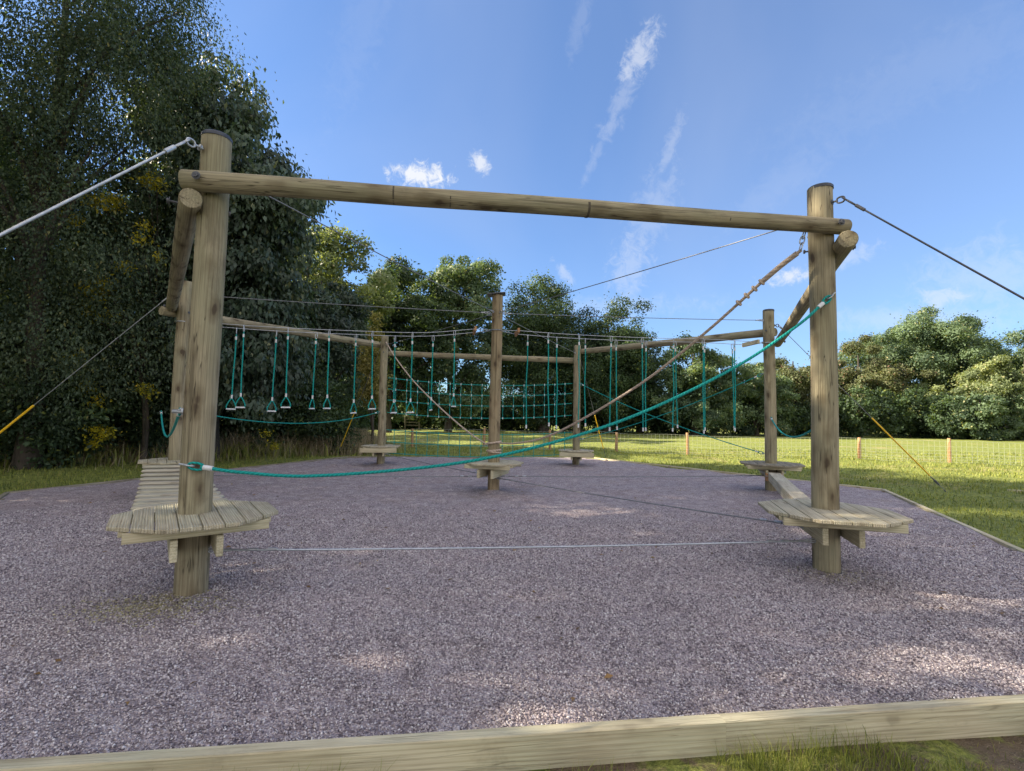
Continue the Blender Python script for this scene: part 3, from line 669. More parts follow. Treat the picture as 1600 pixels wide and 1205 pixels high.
for zz, tl in ((.95, .02), (.77, -.015), (.80, .01)):
    mb = MB(); n = 28; P = [P3['G'] + Vector((.131 * math.cos(2 * math.pi * i / n), .131 * math.sin(2 * math.pi * i / n), zz + tl * math.cos(2 * math.pi * i / n))) for i in range(n)]
    mb.loop(P, .0185, 8); mb.build('coil', HEMP, root)
# twin cables with trapezes / hanging ropes
def twin(k1, k2, z1, z2, lab):
    a, c = P3[k1], P3[k2]; u = unit(a, c); n = Vector((u.y, -u.x, 0)); out = []
    L = (c - a).length
    root = empty('steel_cable', (a + c) / 2 + Z * z1, lab, 'cable', 'twin steel cables the handles hang from')
    for sg in (1, -1):
        prof = [(RD[k1] + .01, .05, z1), (.42, .21, z1 - .02), (L * .25, .22, z1 - .06), (L * .5, .22, z1 - .075), (L * .75, .22, z1 - .06), (L - .42, .21, z2 - .02), (L - RD[k2] - .01, .05, z2)]
        pts = [a + u * s_ + n * (sg * o) + Z * (zz + (0.0 if sg > 0 else 0.0)) for s_, o, zz in prof]
        pp = spline(pts[1:-1], 8); MB().tube([pts[0]] + pp + [pts[-1]], .006, 6).build('wire', STEEL, root); out.append([pts[0]] + pp + [pts[-1]])
    for s_ in (.42, L - .42):
        zz = (z1 if s_ < 1 else z2) - .02
        mb = MB(); mb.box(a + u * s_ + Z * zz, Z, u, n, .085, .045, .56, .004); mb.build('spreader_bar', STAKE if s_ < 1 and k1 == 'G' or s_ > 1 and k2 == 'G' else BOARD, root)
    for pp, kx, zz in ((a, k1, z1), (c, k2, z2)):
        mb = MB(); n_ = 24; mb.loop([pp + Vector(((RD[kx] + .008) * math.cos(2 * math.pi * i / n_), (RD[kx] + .008) * math.sin(2 * math.pi * i / n_), zz)) for i in range(n_)], .011, 6); mb.build('strap', STEEL, root)
    return out
tw1 = twin('F', 'G', 3.07, 3.14, 'pair of steel cables on the left carrying the trapeze handles, with wooden spreaders')
tw2 = twin('G', 'C', 3.14, 3.08, 'pair of steel cables on the right carrying the plain hanging ropes, with wooden spreaders')
def on_cable(pts, px):
    best = None
    for i in range(len(pts) - 1):
        for j in range(10):
            p = pts[i].lerp(pts[i + 1], j / 10); v = p - Vector((0, 0, EYE)); x = 800 + FPX * v.dot(R2) / v.dot(FW)
            if best is None or abs(x - px) < best[0]: best = (abs(x - px), p)
    return best[1]
def trapeze(label):
    root = empty('trapeze_handle', (0, 0, 0), label, 'trapeze', 'teal trapeze handles hanging from the left cables')
    MB().ring((0, 0, -.055), Z, (0, 1, 0), .062, .021, .0065).build('carabiner', STEEL, root)
    MB().tube([(0, 0, -.155), (0, 0, -.215)], .017, 8).build('upper_sleeve', WHITE, root)
    MB().tube([(0, 0, -.11), (0.004, 0, -.5), (-.003, 0, -.9), (0, 0, -1.22)], .0115, 8).build('rope', TEAL, root)
    MB().tube([(0, 0, -1.22), (0, 0, -1.285)], .017, 8).build('lower_sleeve', WHITE, root)
    mb = MB(); 
    for sg in (-1, 1): mb.tube(spline([(0, 0, -1.28), (sg * .045, 0, -1.35), (sg * .078, 0, -1.43), (sg * .068, 0, -1.475)], 4), .010, 8)
    mb.build('handle_loop', TEAL, root)
    MB().tube([(-.078, 0, -1.478), (.078, 0, -1.478)], .014, 10).build('handle_bar', WHITE, root)
    return root
tz = trapeze('teal trapeze handle hanging first on the near cable, closest to the front left post')
ordn = ['first', 'second', 'third', 'fourth', 'fifth', 'sixth']
for row, (pts, xs, nm) in enumerate(((tw1[0], (381, 450, 515, 582, 645, 710), 'near'), (tw1[1], (370, 433, 494, 557, 617, 677), 'far'))):
    for i, px in enumerate(xs):
        o = tz if (row == 0 and i == 0) else copy_tree(tz)
        o.location = on_cable(pts, px); o.scale.z = rnd.uniform(.97, 1.03); o.rotation_euler = (rnd.uniform(-.03, .03), rnd.uniform(-.045, .03), [0.15, .35, 1.1, .9, .7, 1.2][i] + row * .3)
        o['label'] = 'teal trapeze handle, %s from the left on the %s cable of the left pair' % (ordn[i], nm)
def hrope(label):
    root = empty('hanging_rope', (0, 0, 0), label, 'rope', 'plain teal ropes hanging from the right cables')
    MB().ring((0, 0, -.055), Z, (0, 1, 0), .062, .021, .0065).build('carabiner', STEEL, root)
    MB().tube([(0, 0, -.14), (0, 0, -.21)], .017, 8).build('upper_sleeve', WHITE, root)
    MB().tube(spline([(0, 0, -.11), (.006, 0, -.55), (-.008, 0.004, -1.0), (.008, 0, -1.5), (0.012, 0, -1.80)], 4), .0115, 8).build('rope', TEAL, root)
    MB().tube([(0.012, 0, -1.78), (0.013, 0, -1.85)], .0165, 8).build('end_sleeve', WHITE, root)
    return root
hr = hrope('x')
ordn = ['first', 'second', 'third', 'fourth', 'fifth', 'sixth', 'seventh', 'eighth']
for row, (pts, xs, nm) in enumerate(((tw2[0], (857, 905, 955, 1003, 1053, 1098, 1148), 'near'), (tw2[1], (825, 870, 915, 962, 1009, 1055, 1101, 1144), 'far'))):
    for i, px in enumerate(xs):
        o = hr if (row == 0 and i == 0) else copy_tree(hr)
        o.location = on_cable(pts, px); o.rotation_euler = (rnd.uniform(-.02, .02), rnd.uniform(-.012, .022), rnd.uniform(0, 3))
        o.scale.z = rnd.uniform(.97, 1.03)
        o['label'] = 'plain hanging teal rope, %s from the left on the %s cable of the right pair' % (ordn[i], nm)
# rope nets between the two far posts
def net(name, rows_e, rows_d, sagv, nv, lab, wiretop=False):
    a, c = P3['E'], P3['D']; u = unit(a, c); a = a + u * .14; c = c - u * .14
    root = empty('rope_net', (a + c) / 2, lab, 'rope net', 'rope nets between the two far posts')
    def pt(s_, f):
        n = len(rows_e) - 1; i = min(int(f), n - 1); t = f - i
        z = (rows_e[i] * (1 - t) + rows_e[i + 1] * t) * (1 - s_) + (rows_d[i] * (1 - t) + rows_d[i + 1] * t) * s_
        return a.lerp(c, s_) + Z * (z - sagv * 4 * s_ * (1 - s_))
    nr = len(rows_e)
    for r_ in range(nr):
        MB().tube([pt(i / 24, r_) for i in range(25)], .011, 6).build('horizontal_rope', TEAL, root)
    mbk = MB()
    for j in range(nv):
        s_ = (j + .7) / (nv + .4); P = [pt(s_, f * (nr - 1) / 8) + u * (.006 * math.sin(f * 2 + j)) for f in range(9)]
        MB().tube(P, .009, 6).build('vertical_rope', TEAL, root)
        for r_ in range(nr):
            p = pt(s_, r_); mbk.tube([p - Z * .03, p + Z * .03], .0125, 6)
    mbk.build('knots', WHITE if not wiretop else TEAL, root)
    return root
net('upper', [2.50, 2.18, 1.86, 1.50], [2.46, 2.16, 1.86, 1.50], .13, 17, 'upper teal rope net hanging high between the two far posts')
net('lower', [1.00, .66, .34], [.98, .66, .34], .10, 17, 'lower teal rope net just above the gravel between the two far posts', True)
# slatted bridge between front left post and the one behind
root = empty('slatted_bridge', (P3['A'] + P3['F']) / 2, 'narrow swaying bridge of pale slats behind the front left deck', 'bridge')
a, c = P3['A'], P3['F']; u = unit(a, c); w_ = Vector((.955, .297, 0)).normalized(); g_ = Vector((w_.y * -1, w_.x, 0))
L = (c - a).length; ns = 13
for i in range(ns):
    t = .66 + (L - 1.3) * i / (ns - 1); zz = .56 - .10 * math.sin(math.pi * (t - .6) / (L - 1.2)); p = a + u * t + Vector((-.03, 0, 0)) + Z * (zz - .02)
    mb = MB(); N = 6; pts = [p - w_ * .44, p + w_ * .44]
    mb.box(p, g_, Z, w_, .17, .045, .88, .018); mb.build('slat', SLAT, root)
for sg in (-1, 1):
    MB().tube([a + u * (.45 + (L - .9) * i / 20) + w_ * (sg * .34) + Z * (.50 - .10 * math.sin(math.pi * i / 20)) for i in range(21)], .008, 6).build('bridge_cable', WIRE, root)
# balance beam
root = empty('balance_beam', (P3['B'] + P3['C']) / 2, 'square timber balance beam slung low between the right hand posts', 'beam')
a, c = P3['C'], P3['B']; u = unit(a, c); w_ = Vector((u.y, -u.x, 0))
p, q = a + u * .62 + Z * .36, c - u * .75 + Z * .40
mb = MB(); mb.box((p + q) / 2 + w_ * .0, w_, Z, unit(p, q), .21, .16, (q - p).length, .006); mb.build('beam', SLAT, root)
mb = MB(); mb.box(p - u * .10 + Z * -.02, Z, u, w_, .15, .13, .30, .006); mb.build('end_block', STAKE, root)
mb = MB()
for sg in (-1, 1):
    for e, tz_ in ((p, a + w_ * sg * .3 + Z * .50), (q, c + w_ * sg * .3 + Z * .52)):
        s_ = e + w_ * (sg * .12)
        for j in range(5): 
            f = (j + .5) / 5; dd = unit(s_, tz_); mb.ring(s_.lerp(tz_, f), dd, Z if j % 2 else w_, .055, .02, .006, 5, 12)
mb.build('chain', STEEL, root)
# ------------------------------------------------------------------ stake fence
fp = [(-12.0, 20.8), (-8.4, 21.6), (-4.47, 22.16), (-1.25, 22.6), (1.75, 22.0), (4.5, 20.96), (7.14, 19.8), (10.3, 19.3), (13.42, 18.89), (16.16, 18.07), (19.3, 17.3), (22.6, 16.5), (26.0, 15.7)]
root = empty('stake_fence', (4.5, 20.96, 0), 'low wire mesh stock fence on orange-brown stakes across the sunlit lawn', 'fence')
for i, (x, y) in enumerate(fp):
    h = .86 + .05 * math.sin(i * 2.2); z0 = float(lawn_h(x, y)); mb = MB(); lx = rnd.uniform(-.02, .02)
    mb.tube([(x, y, z0 - .3), (x + lx * .5, y, z0 + h * .6), (x + lx, y, z0 + h), (x + lx, y, z0 + h + .01)], [.062, .06, .055, .045], 12, wob=.02); mb.build('post', STAKE, root)
mb = MB()
for i in range(len(fp) - 1):
    p, q = Vector((*fp[i], 0)), Vector((*fp[i + 1], 0)); L = (q - p).length; n = int(L / .16); off = Vector((0, -.07, 0))
    for j in range(n):
        s_ = p.lerp(q, j / n) + off; zg = float(lawn_h(s_.x, s_.y)); mb.tube([s_ + Z * (zg + .02), s_ + Z * (zg + .80)], .004, 3, caps=False)
    for hh in (.03, .12, .22, .33, .45, .60, .80):
        mb.tube([p.lerp(q, t / 4) + off + Z * (hh + float(lawn_h(*(p.lerp(q, t / 4)).xy))) for t in range(5)], .0038, 3, caps=False)
mb.build('wire_mesh', FWIRE, root)
# grey post in the bank, and a small timber gate by the far wood
mb = MB(); mb.tube([(-7.1, 18.6, -.2), (-7.08, 18.6, .6), (-7.07, 18.6, 1.12)], .06, 10, wob=.03); top_build(mb, 'fence_post', OLDBOARD, (-7.1, 18.6, 0), 'old grey wooden post standing alone in the dry grass bank', 'post')
gx, gy = at(644, 668, 45).x, 45
root = empty('timber_gate', (gx, gy, 0), 'small weathered wooden gate at the dark far edge of the field', 'gate')
for dx in (-.65, .65): MB().box((gx + dx, gy, .6), (1, 0, 0), (0, 1, 0), Z, .14, .14, 1.3, .01).build('gate_post', OLDBOARD, root)
mb = MB()
for zz in (.35, .62, .9, 1.12): mb.box((gx, gy, zz), Z, (0, 1, 0), (1, 0, 0), .10, .05, 1.2, .005)
mb.build('rails', OLDBOARD, root)
# ------------------------------------------------------------------ grass
def blades(name, x, y, h, wd, mat, label, cat, seed, lean=.5, kind='stuff', zf=lawn_h):
    r_ = np.random.RandomState(seed); n = len(x); z = zf(x, y) - .01
    a = r_.uniform(0, 6.28, n); ln = r_.uniform(0, lean, n) * h; la = r_.uniform(0, 6.28, n)
    bx, by = np.cos(a) * wd / 2, np.sin(a) * wd / 2; lx, ly = np.cos(la) * ln, np.sin(la) * ln
    p0 = np.stack([x - bx, y - by, z], 1); p1 = np.stack([x + bx, y + by, z], 1)
    m0 = np.stack([x + bx * .7 + lx * .35, y + by * .7 + ly * .35, z + h * .6], 1); m1 = np.stack([x - bx * .7 + lx * .35, y - by * .7 + ly * .35, z + h * .6], 1)
    t0 = np.stack([x + lx + bx * .12, y + ly + by * .12, z + h * (1 - .25 * (ln / h))], 1); t1 = np.stack([x + lx - bx * .12, y + ly - by * .12, z + h * (1 - .25 * (ln / h))], 1)
    V = np.stack([p0, p1, m0, m1, t0, t1], 1).reshape(-1, 3); i = (np.arange(n) * 6)[:, None]
    F = np.concatenate([i + np.array([[0, 1, 2, 3]]), i + np.array([[3, 2, 4, 5]])], 0)
    o = npmesh(name, V, F, mat, attr=np.repeat(r_.rand(n), 6)); return tag(o, label, cat, kind=kind)
r_ = np.random.RandomState(11)
# front strip
N = 160000; x = r_.uniform(-2.6, 4.2, N); y = r_.uniform(.7, 3.3, N)
k = (hexs(x, y) > .999) & (hexs(x, y) < 1.2); x, y = x[k], y[k]
dn = smst((vn(x, y, 2.3, 21) * .65 + vn(x, y, 7, 22) * .35 - .44) / .25); k = r_.rand(len(x)) < dn * .8 + .03; x, y = x[k], y[k]
dn = dn[k]; h = r_.uniform(.02, .07, len(x)) + .12 * dn * r_.rand(len(x)) ** 1.6
blades('grass_tufts', x, y, h, r_.uniform(.002, .0045, len(x)), GRASSB, 'green grass tufts growing along the outside of the front edging board', 'grass', 12, .8)
N = 60000; x = r_.uniform(-2.6, 4.2, N); y = r_.uniform(.7, 3.3, N); k = (hexs(x, y) > .999) & (hexs(x, y) < 1.2); x, y = x[k], y[k]
blades('dry_thatch', x, y, r_.uniform(.005, .03, len(x)), r_.uniform(.002, .004, len(x)), DRYG, 'dry straw-coloured thatch on bare soil in front of the edging', 'dry grass', 13, 3.0)
# lawn blades, right and left, thinning with distance
N = 900000; x = r_.uniform(-16, 24, N); y = r_.uniform(3.0, 24, N); dist = np.hypot(x, y); hx = hexs(x, y)
k = (hx > 1.012) & (np.abs(x) < y * 1.12 + .5) & (r_.rand(N) < np.clip(5.5 / dist, 0, .8) ** 1.5 * (.35 + .9 * vn(x, y, 1.6, 31))); x, y, dist = x[k], y[k], dist[k]
h = (.035 + .05 * vn(x, y, 1.3, 32)) * r_.uniform(.6, 1.3, len(x)) * (1 + .4 * np.clip(dist / 20, 0, 1))
blades('lawn_grass', x, y, h, r_.uniform(.006, .012, len(x)) * (.5 + dist / 14), GRASSB, 'rough lawn grass blades around the gravel bed', 'grass', 14, .9); print('lawn blades', len(x))
# dry bank on the left
N = 60000; t = r_.rand(N); x = -17 + 10.4 * t + r_.randn(N) * .9; y = 10.2 + 8.6 * t + r_.randn(N) * .8 + .5
k = (hexs(x, y) > 1.13) & (r_.rand(N) < .25 + .75 * vn(x, y, 1.0, 41)); x, y = x[k], y[k]
blades('dry_bank_grass', x, y, r_.uniform(.12, .8, len(x)) * (.35 + 1.1 * vn(x, y, 1.3, 42)), r_.uniform(.006, .016, len(x)), DRYG, 'tall dead grass stalks on the bank below the left trees', 'dry grass', 15, 1.1)
N = 30000; t = r_.rand(N); x = -6.6 - 2.2 * t + r_.randn(N) * .7; y = 18.4 + 6.5 * t + r_.randn(N) * .8; k = hexs(x, y) > 1.13; x, y = x[k], y[k]
blades('dry_bank_grass', x, y, r_.uniform(.25, .9, len(x)), r_.uniform(.008, .016, len(x)), DRYG, 'dead grass and nettles standing behind the far left post', 'dry grass', 16, .45)
N = 26000; t = r_.rand(N); x = -17 + 10.4 * t + r_.randn(N) * .8; y = 10.0 + 8.6 * t + r_.randn(N) * .8 + .4
k = (hexs(x, y) > 1.10) & (r_.rand(N) < vn(x, y, .9, 47)); x, y = x[k], y[k]
blades('nettle_patch', x, y, r_.uniform(.1, .6, len(x)), r_.uniform(.02, .05, len(x)), GRASSB, 'dark green nettles and weeds tangled through the dead grass bank', 'weeds', 17, .9)
def fallen():
    n = 260; x = rs.uniform(-7, 8, n); y = rs.uniform(2.2, 15, n); k = hexs(x, y) < .96; x, y = x[k], y[k]; n = len(x); z = gravel_h(x, y) + .014
    a = rs.uniform(0, 6.28, n); l = rs.uniform(.015, .035, n); c_, s_ = np.cos(a), np.sin(a); q = rs.uniform(-.01, .012, (n, 2)); z0 = np.zeros(n)
    V = np.stack([np.stack([x - c_ * l, y - s_ * l, z], 1), np.stack([x + s_ * l * .5, y - c_ * l * .5, z + q[:, 0] + .006], 1), np.stack([x + c_ * l, y + s_ * l, z + .004], 1), np.stack([x - s_ * l * .5, y + c_ * l * .5, z + q[:, 1] + .006], 1)], 1).reshape(-1, 3)
    o = npmesh('fallen_leaves', V, np.arange(4 * n).reshape(-1, 4), DRYLEAF, attr=np.repeat(rs.rand(n), 4)); tag(o, 'small brown fallen leaves lying here and there on the gravel', 'leaves', kind='stuff')
fallen()
# ------------------------------------------------------------------ trees
def leafcloud(blobs, n, size, seed, clump=.42, per=70, droop=0.0, shell=.5, aspect=.55, jit=.16, ball=0.0):
    r_ = np.random.RandomState(seed); B_ = np.array(blobs, dtype=float)
    wt = (B_[:, 3] * B_[:, 4] * B_[:, 5]) ** (2 / 3.); wt /= wt.sum()
    nc = max(8, n // per); bi = r_.choice(len(B_), nc, p=wt); d = r_.randn(nc, 3); d /= np.linalg.norm(d, axis=1)[:, None]
    rad = (shell + (1 - shell) * r_.rand(nc) ** .6) * (1 + jit * r_.randn(nc))
    C = B_[bi, :3] + d * rad[:, None] * B_[bi, 3:6]
    # drop clumps deep inside other blobs' cores is unnecessary; gaps come from the shell
    cs = clump * r_.uniform(.55, 1.35, nc); cv = r_.rand(nc)
    ci = r_.choice(nc, n, p=(cs ** 2) / (cs ** 2).sum()); P = C[ci] + r_.randn(n, 3) * cs[ci][:, None] * np.array([.5, .5, .38 if not droop else .6])
    ub = r_.randn(n, 3); ub[:, 2] = ub[:, 2] * .8 + .25; ub /= np.linalg.norm(ub, axis=1)[:, None]
    isb = (r_.rand(n) < ball)[:, None]
    P = np.where(isb, C[ci] + ub * (cs[ci] * r_.uniform(.62, 1.0, n))[:, None] * np.array([1, 1, .72]), P)
    P[:, 2] = np.maximum(P[:, 2], .05)
    out = d[ci] * .5 + r_.randn(n, 3) * .75; nr = np.where(isb, ub * 1.0 + r_.randn(n, 3) * .33, out + np.array([0, 0, .45])); nr /= np.linalg.norm(nr, axis=1)[:, None]
    a = r_.randn(n, 3) + d[ci] * .6; a[:, 2] -= .4 + droop * 2.2; a -= nr * (a * nr).sum(1)[:, None] * (1 - .5 * (droop > 0)); a /= np.linalg.norm(a, axis=1)[:, None] + 1e-6
    bb = np.cross(nr, a); bb /= np.linalg.norm(bb, axis=1)[:, None] + 1e-6
    s_ = size * r_.uniform(.6, 1.3, n)[:, None]; wd = s_ * aspect * .5
    fold = nr * s_ * .12
    V = np.stack([P, P + a * s_ * .45 + bb * wd + fold, P + a * s_, P + a * s_ * .45 - bb * wd + fold], 1).reshape(-1, 3)
    F = np.arange(4 * n).reshape(-1, 4); rv = np.clip(.8 * cv[ci] + .35 * r_.rand(n) - .06, 0, 1)
    rv = np.where(r_.rand(n) < .03, .95, rv * .85)
    return V, F, np.repeat(rv, 4), C
def trunk_mb(base, top, r0, targets, seed, lean=0.3):
    r_ = random.Random(seed); base = Vector(base); top = Vector(top); mb = MB(); N = 10
    ax = [base.lerp(top, i / N) + Vector((math.sin(i * .9 + seed) * .12 * lean * 2, math.cos(i * .7 + seed) * .12 * lean * 2, 0)) * min(1, i / 3) for i in range(N + 1)]
    rr = [r0 * (1.25 if i == 0 else 1.0) * (1 - .82 * i / N) for i in range(N + 1)]
    mb.tube(ax, rr, 9, wob=.05)
    for T in targets:
        T = Vector(T); f = max(.15, min(.9, (T.z - base.z) / (top.z - base.z + 1e-6) - r_.uniform(.15, .3))); i = int(f * N); s_ = ax[i]
        mid = s_.lerp(T, .5) + Vector((0, 0, .12 * (T - s_).length)); q = spline([s_, mid, T], 5); rl = rr[i] * .55
        mb.tube(q, [max(.012, rl * (1 - .85 * j / (len(q) - 1))) for j in range(len(q))], 6)
    return mb
def tree(name, label, cat, group, base, h, blobs, n, size, mat, seed, trunk_r=.22, limbs=14, **kw):
    """blobs: (dx, dy, z, rx, ry, rz) relative to base"""
    base = Vector(base); root = empty(name, base, label, cat, group)
    BB = [(base.x + q[0], base.y + q[1], q[2], q[3], q[4], q[5]) for q in blobs]
    V, F, rv, C = leafcloud(BB, n, size, seed, **kw)
    npmesh('crown', V, F, mat, root, rv, base=tuple(base))
    idx = np.random.RandomState(seed).choice(len(C), min(limbs, len(C)), replace=False)
    T = [C[i] for i in idx if C[i][2] > h * .22]
    trunk_mb(base - Z * .2, base + Z * (h * .86), trunk_r, T, seed).build('trunk', BARK, root)
    return root
WG = 'trees of the wood on the left'; FG2 = 'trees along the far edge of the field'; OG = 'trees left of the gravel casting shade on it'
# near left
tree('birch_tree', 'tall fine-leaved tree filling the top left corner, sky showing through', 'tree', WG, (-11.6, 11.8, 0), 15,
     [(0.0, 0, 12.6, 3.1, 2.6, 3.0), (1.3, .2, 9.6, 2.1, 2.2, 2.0), (-1.5, 0, 9.0, 2.6, 2.2, 2.4), (.3, .3, 6.0, 2.7, 2.0, 2.0), (1.9, .6, 12.4, 1.35, 1.4, 2.6), (-1.5, 1, 4.5, 2.6, 2.0, 2.4), (.5, .5, 3.0, 2.6, 1.8, 1.8)], 150000, .09, L_WILLOW, 101, .24, 26, clump=.5, per=130, droop=.8, shell=.35, aspect=.45)
tree('chestnut_tree', 'big dark chestnut with drooping leaves against the sky, left of centre', 'tree', WG, (-9.3, 15.0, 0), 13.5,
     [(-.9, 0, 10.9, 1.6, 1.8, 1.7), (.15, -.1, 9.5, 1.75, 1.8, 1.45), (1.2, -.3, 7.5, 1.95, 1.9, 1.7), (0.9, -.4, 5.2, 2.2, 2.0, 2.0), (-1.2, 0, 6.5, 2.4, 2.2, 3.2), (1.1, -.3, 3.1, 2.0, 1.8, 1.5)], 120000, .17, L_CHEST, 102, .32, 20, clump=.5, per=240, ball=.6, droop=1.0, shell=.45, aspect=.5)
tree('broadleaf_tree', 'dense dark tree between the chestnut and the sunlit pale crown', 'tree', WG, (-8.5, 21.5, 0), 8.5,
     [(.2, 0, 5.4, 1.7, 1.8, 1.9), (.7, 0, 3.2, 1.9, 1.8, 1.8), (-.8, 0, 4.0, 1.7, 1.7, 2.2)], 42000, .17, L_CHEST, 103, .2, 10, clump=.5, droop=.6, ball=.7, per=300)
tree('broadleaf_tree', 'sunlit pale green crown rising behind the chestnut', 'tree', WG, (-13.2, 31, 0), 14.2,
     [(.4, 0, 10.4, 3.3, 3, 3.2), (2.2, 0, 8.6, 2.6, 2.6, 2.4), (-1, 0, 6.5, 3.6, 3, 3.2)], 42000, .24, L_LIGHT, 104, .26, 12, clump=.8, ball=.7, per=330)
tree('broadleaf_tree', 'dark green tree standing just left of the tall loose-crowned one', 'tree', WG, (-9.6, 38, 0), 14,
     [(0, 0, 9.9, 3.0, 3, 3.3), (1.5, 0, 7.6, 2.8, 2.6, 3), (-2, 0, 6.5, 3.2, 3, 4), (0, 0, 3.6, 4, 3, 2.4)], 60000, .25, L_DARK, 105, .28, 12, clump=.85, ball=.7, per=330)
tree('broadleaf_tree', 'tall loose-crowned tree behind the centre left, sky glinting through its leaves', 'tree', WG, (-5.3, 41, 0), 15.4,
     [(0.4, 0, 12.0, 3.0, 2.8, 2.9), (2.3, 0, 9.6, 2.3, 2.4, 2.7), (-2.0, 0, 9.8, 2.7, 2.4, 2.8), (0.4, 0, 6.6, 3.8, 2.6, 2.6), (0.5, 0, 3.2, 4.4, 2.4, 2.0)], 66000, .24, L_MID, 106, .3, 18, clump=.8, shell=.35, ball=.7, per=330)
tree('young_tree', 'slim golden-green young tree lit by the sun above the far left post', 'tree', WG, (at(583, 600, 19.2).x, 19.2, 0), 5.6,
     [(0, 0, 4.95, .16, .16, .65), (0, 0, 4.25, .36, .4, .5), (-.05, 0, 3.6, .5, .5, .5), (.05, 0, 2.9, .5, .5, .5), (0, 0, 2.2, .45, .5, .5)], 7000, .10, L_GOLD, 107, .06, 8, clump=.2, per=40)
tree('broadleaf_tree', 'dark crown at the left edge seen through the fine-leaved tree', 'tree', WG, (-19.0, 17.0, 0), 15,
     [(-1.5, 0, 11, 2.8, 3, 3.0), (1.8, .5, 7.6, 3.0, 2.6, 2.6), (-1.8, 0, 8.8, 3.0, 2.6, 3), (1.5, 0, 4.6, 3.2, 2.6, 2.8), (-1.6, 0, 4.6, 3.0, 2.6, 2.8)], 60000, .2, L_DARK, 111, .3, 14, clump=.55)
tree('broadleaf_tree', 'dark mass of leaves deep in the wood behind the front left post', 'tree', WG, (-14.2, 21.0, 0), 12.5,
     [(0, 0, 9.6, 3.0, 2.8, 2.8), (1.2, .5, 6.6, 2.8, 2.6, 2.8), (-1.8, 0, 6.4, 2.8, 2.6, 3), (0, 0, 3.2, 3.4, 2.6, 2.6)], 52000, .2, L_MID, 112, .28, 14, clump=.55)
mp = [(150, 370, .8), (120, 455, .55), (165, 490, .5), (235, 300, .5), (60, 560, .5), (175, 615, .6), (130, 640, .45), (440, 492, .5), (205, 400, .4), (100, 300, .4), (330, 455, .3), (400, 640, .4)]  # added sprays: their yellow colour imitates sun shining through the wood
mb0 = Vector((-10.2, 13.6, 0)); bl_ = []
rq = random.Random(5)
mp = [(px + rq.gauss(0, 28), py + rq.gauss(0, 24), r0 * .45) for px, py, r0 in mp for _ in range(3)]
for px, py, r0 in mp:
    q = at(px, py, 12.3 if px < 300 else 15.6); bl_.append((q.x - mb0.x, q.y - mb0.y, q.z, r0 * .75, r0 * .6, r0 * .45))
tree('backlit_glow_sprays', 'added thin tree whose scattered yellow sprays stand for sunlit leaves deep in the left wood', 'tree', WG, mb0, 6.5, bl_, 4200, .085, L_GLOW, 113, .09, 12, clump=.2, per=26, shell=.1)
# far edge of the field
def far(px, py, Y, wpx0, mat, seed, label, n=42000, base_py=None, size=.20, name='broadleaf_tree', lo=.0, shell=.45, bl=5, **kw):
    n = int(n * 1.4); wpx = wpx0 * 1.16; p = at(px, py + 6, Y); H = p.z; R = wpx / 2 / FPX * Y; r_ = random.Random(seed)
    bl_ = [(r_.uniform(-.15, .15) * R, 0, H - R * .62, R * .66, R * .6, R * .62)]
    for i in range(bl):
        a = (i + .5) / bl; bl_.append(((a - .5) * 2 * R * .62 + r_.uniform(-.1, .1) * R, r_.uniform(-.3, .3) * R, H * r_.uniform(.42, .66), R * r_.uniform(.42, .6), R * .5, H * r_.uniform(.16, .26)))
    bl_.append((0, 0, H * .28, R * .86, R * .6, H * .24))
    return tree(name, label, 'tree' if name != 'shrub' else 'shrub', FG2, (p.x, Y, 0), H, bl_, n, size, mat, seed, .035 * H, 12, clump=.082 * H if H > 5 else .4, shell=.5, ball=.55, per=int(n / (120 if H < 11 else 260)), **kw)
far(852, 440, 43, 130, L_DARK, 201, 'bushy-topped tree just right of the centre post, behind the hanging ropes', 62000)
far(950, 466, 43, 135, L_DARK, 202, 'loose dark tree above the far right post of the net', 62000, shell=.35)
far(1000, 500, 46, 70, L_DARK, 203, 'narrow dark tree beside the blue gap in the tree line', 20000, shell=.35)
far(1085, 518, 41, 130, L_MID, 204, 'rounded tree right of the blue gap in the tree line', 42000)
far(1180, 553, 43, 110, L_MID, 205, 'low green tree behind the right rear post, left of the rusty one', 34000)
far(1238, 540, 46, 100, L_RUST, 206, 'rusty-tinged tree showing left of the front right post', 34000)
far(1340, 528, 50, 175, L_RUST, 207, 'yellow-brown tinged tree just right of the front right post', 70000)
far(1462, 484, 56, 262, L_MID, 208, 'large domed tree rising highest on the right skyline', 170000, size=.235, bl=9)
far(1600, 538, 43, 200, L_LIGHT, 209, 'sunlit light green tree at the right edge of the picture', 60000)
far(1445, 600, 47, 110, L_LIGHT, 210, 'lower pale green tree in front of the big dome on the right', 32000)
far(1530, 600, 41, 120, L_MID, 211, 'bushy sapling clump between the pale trees at the right', 30000)
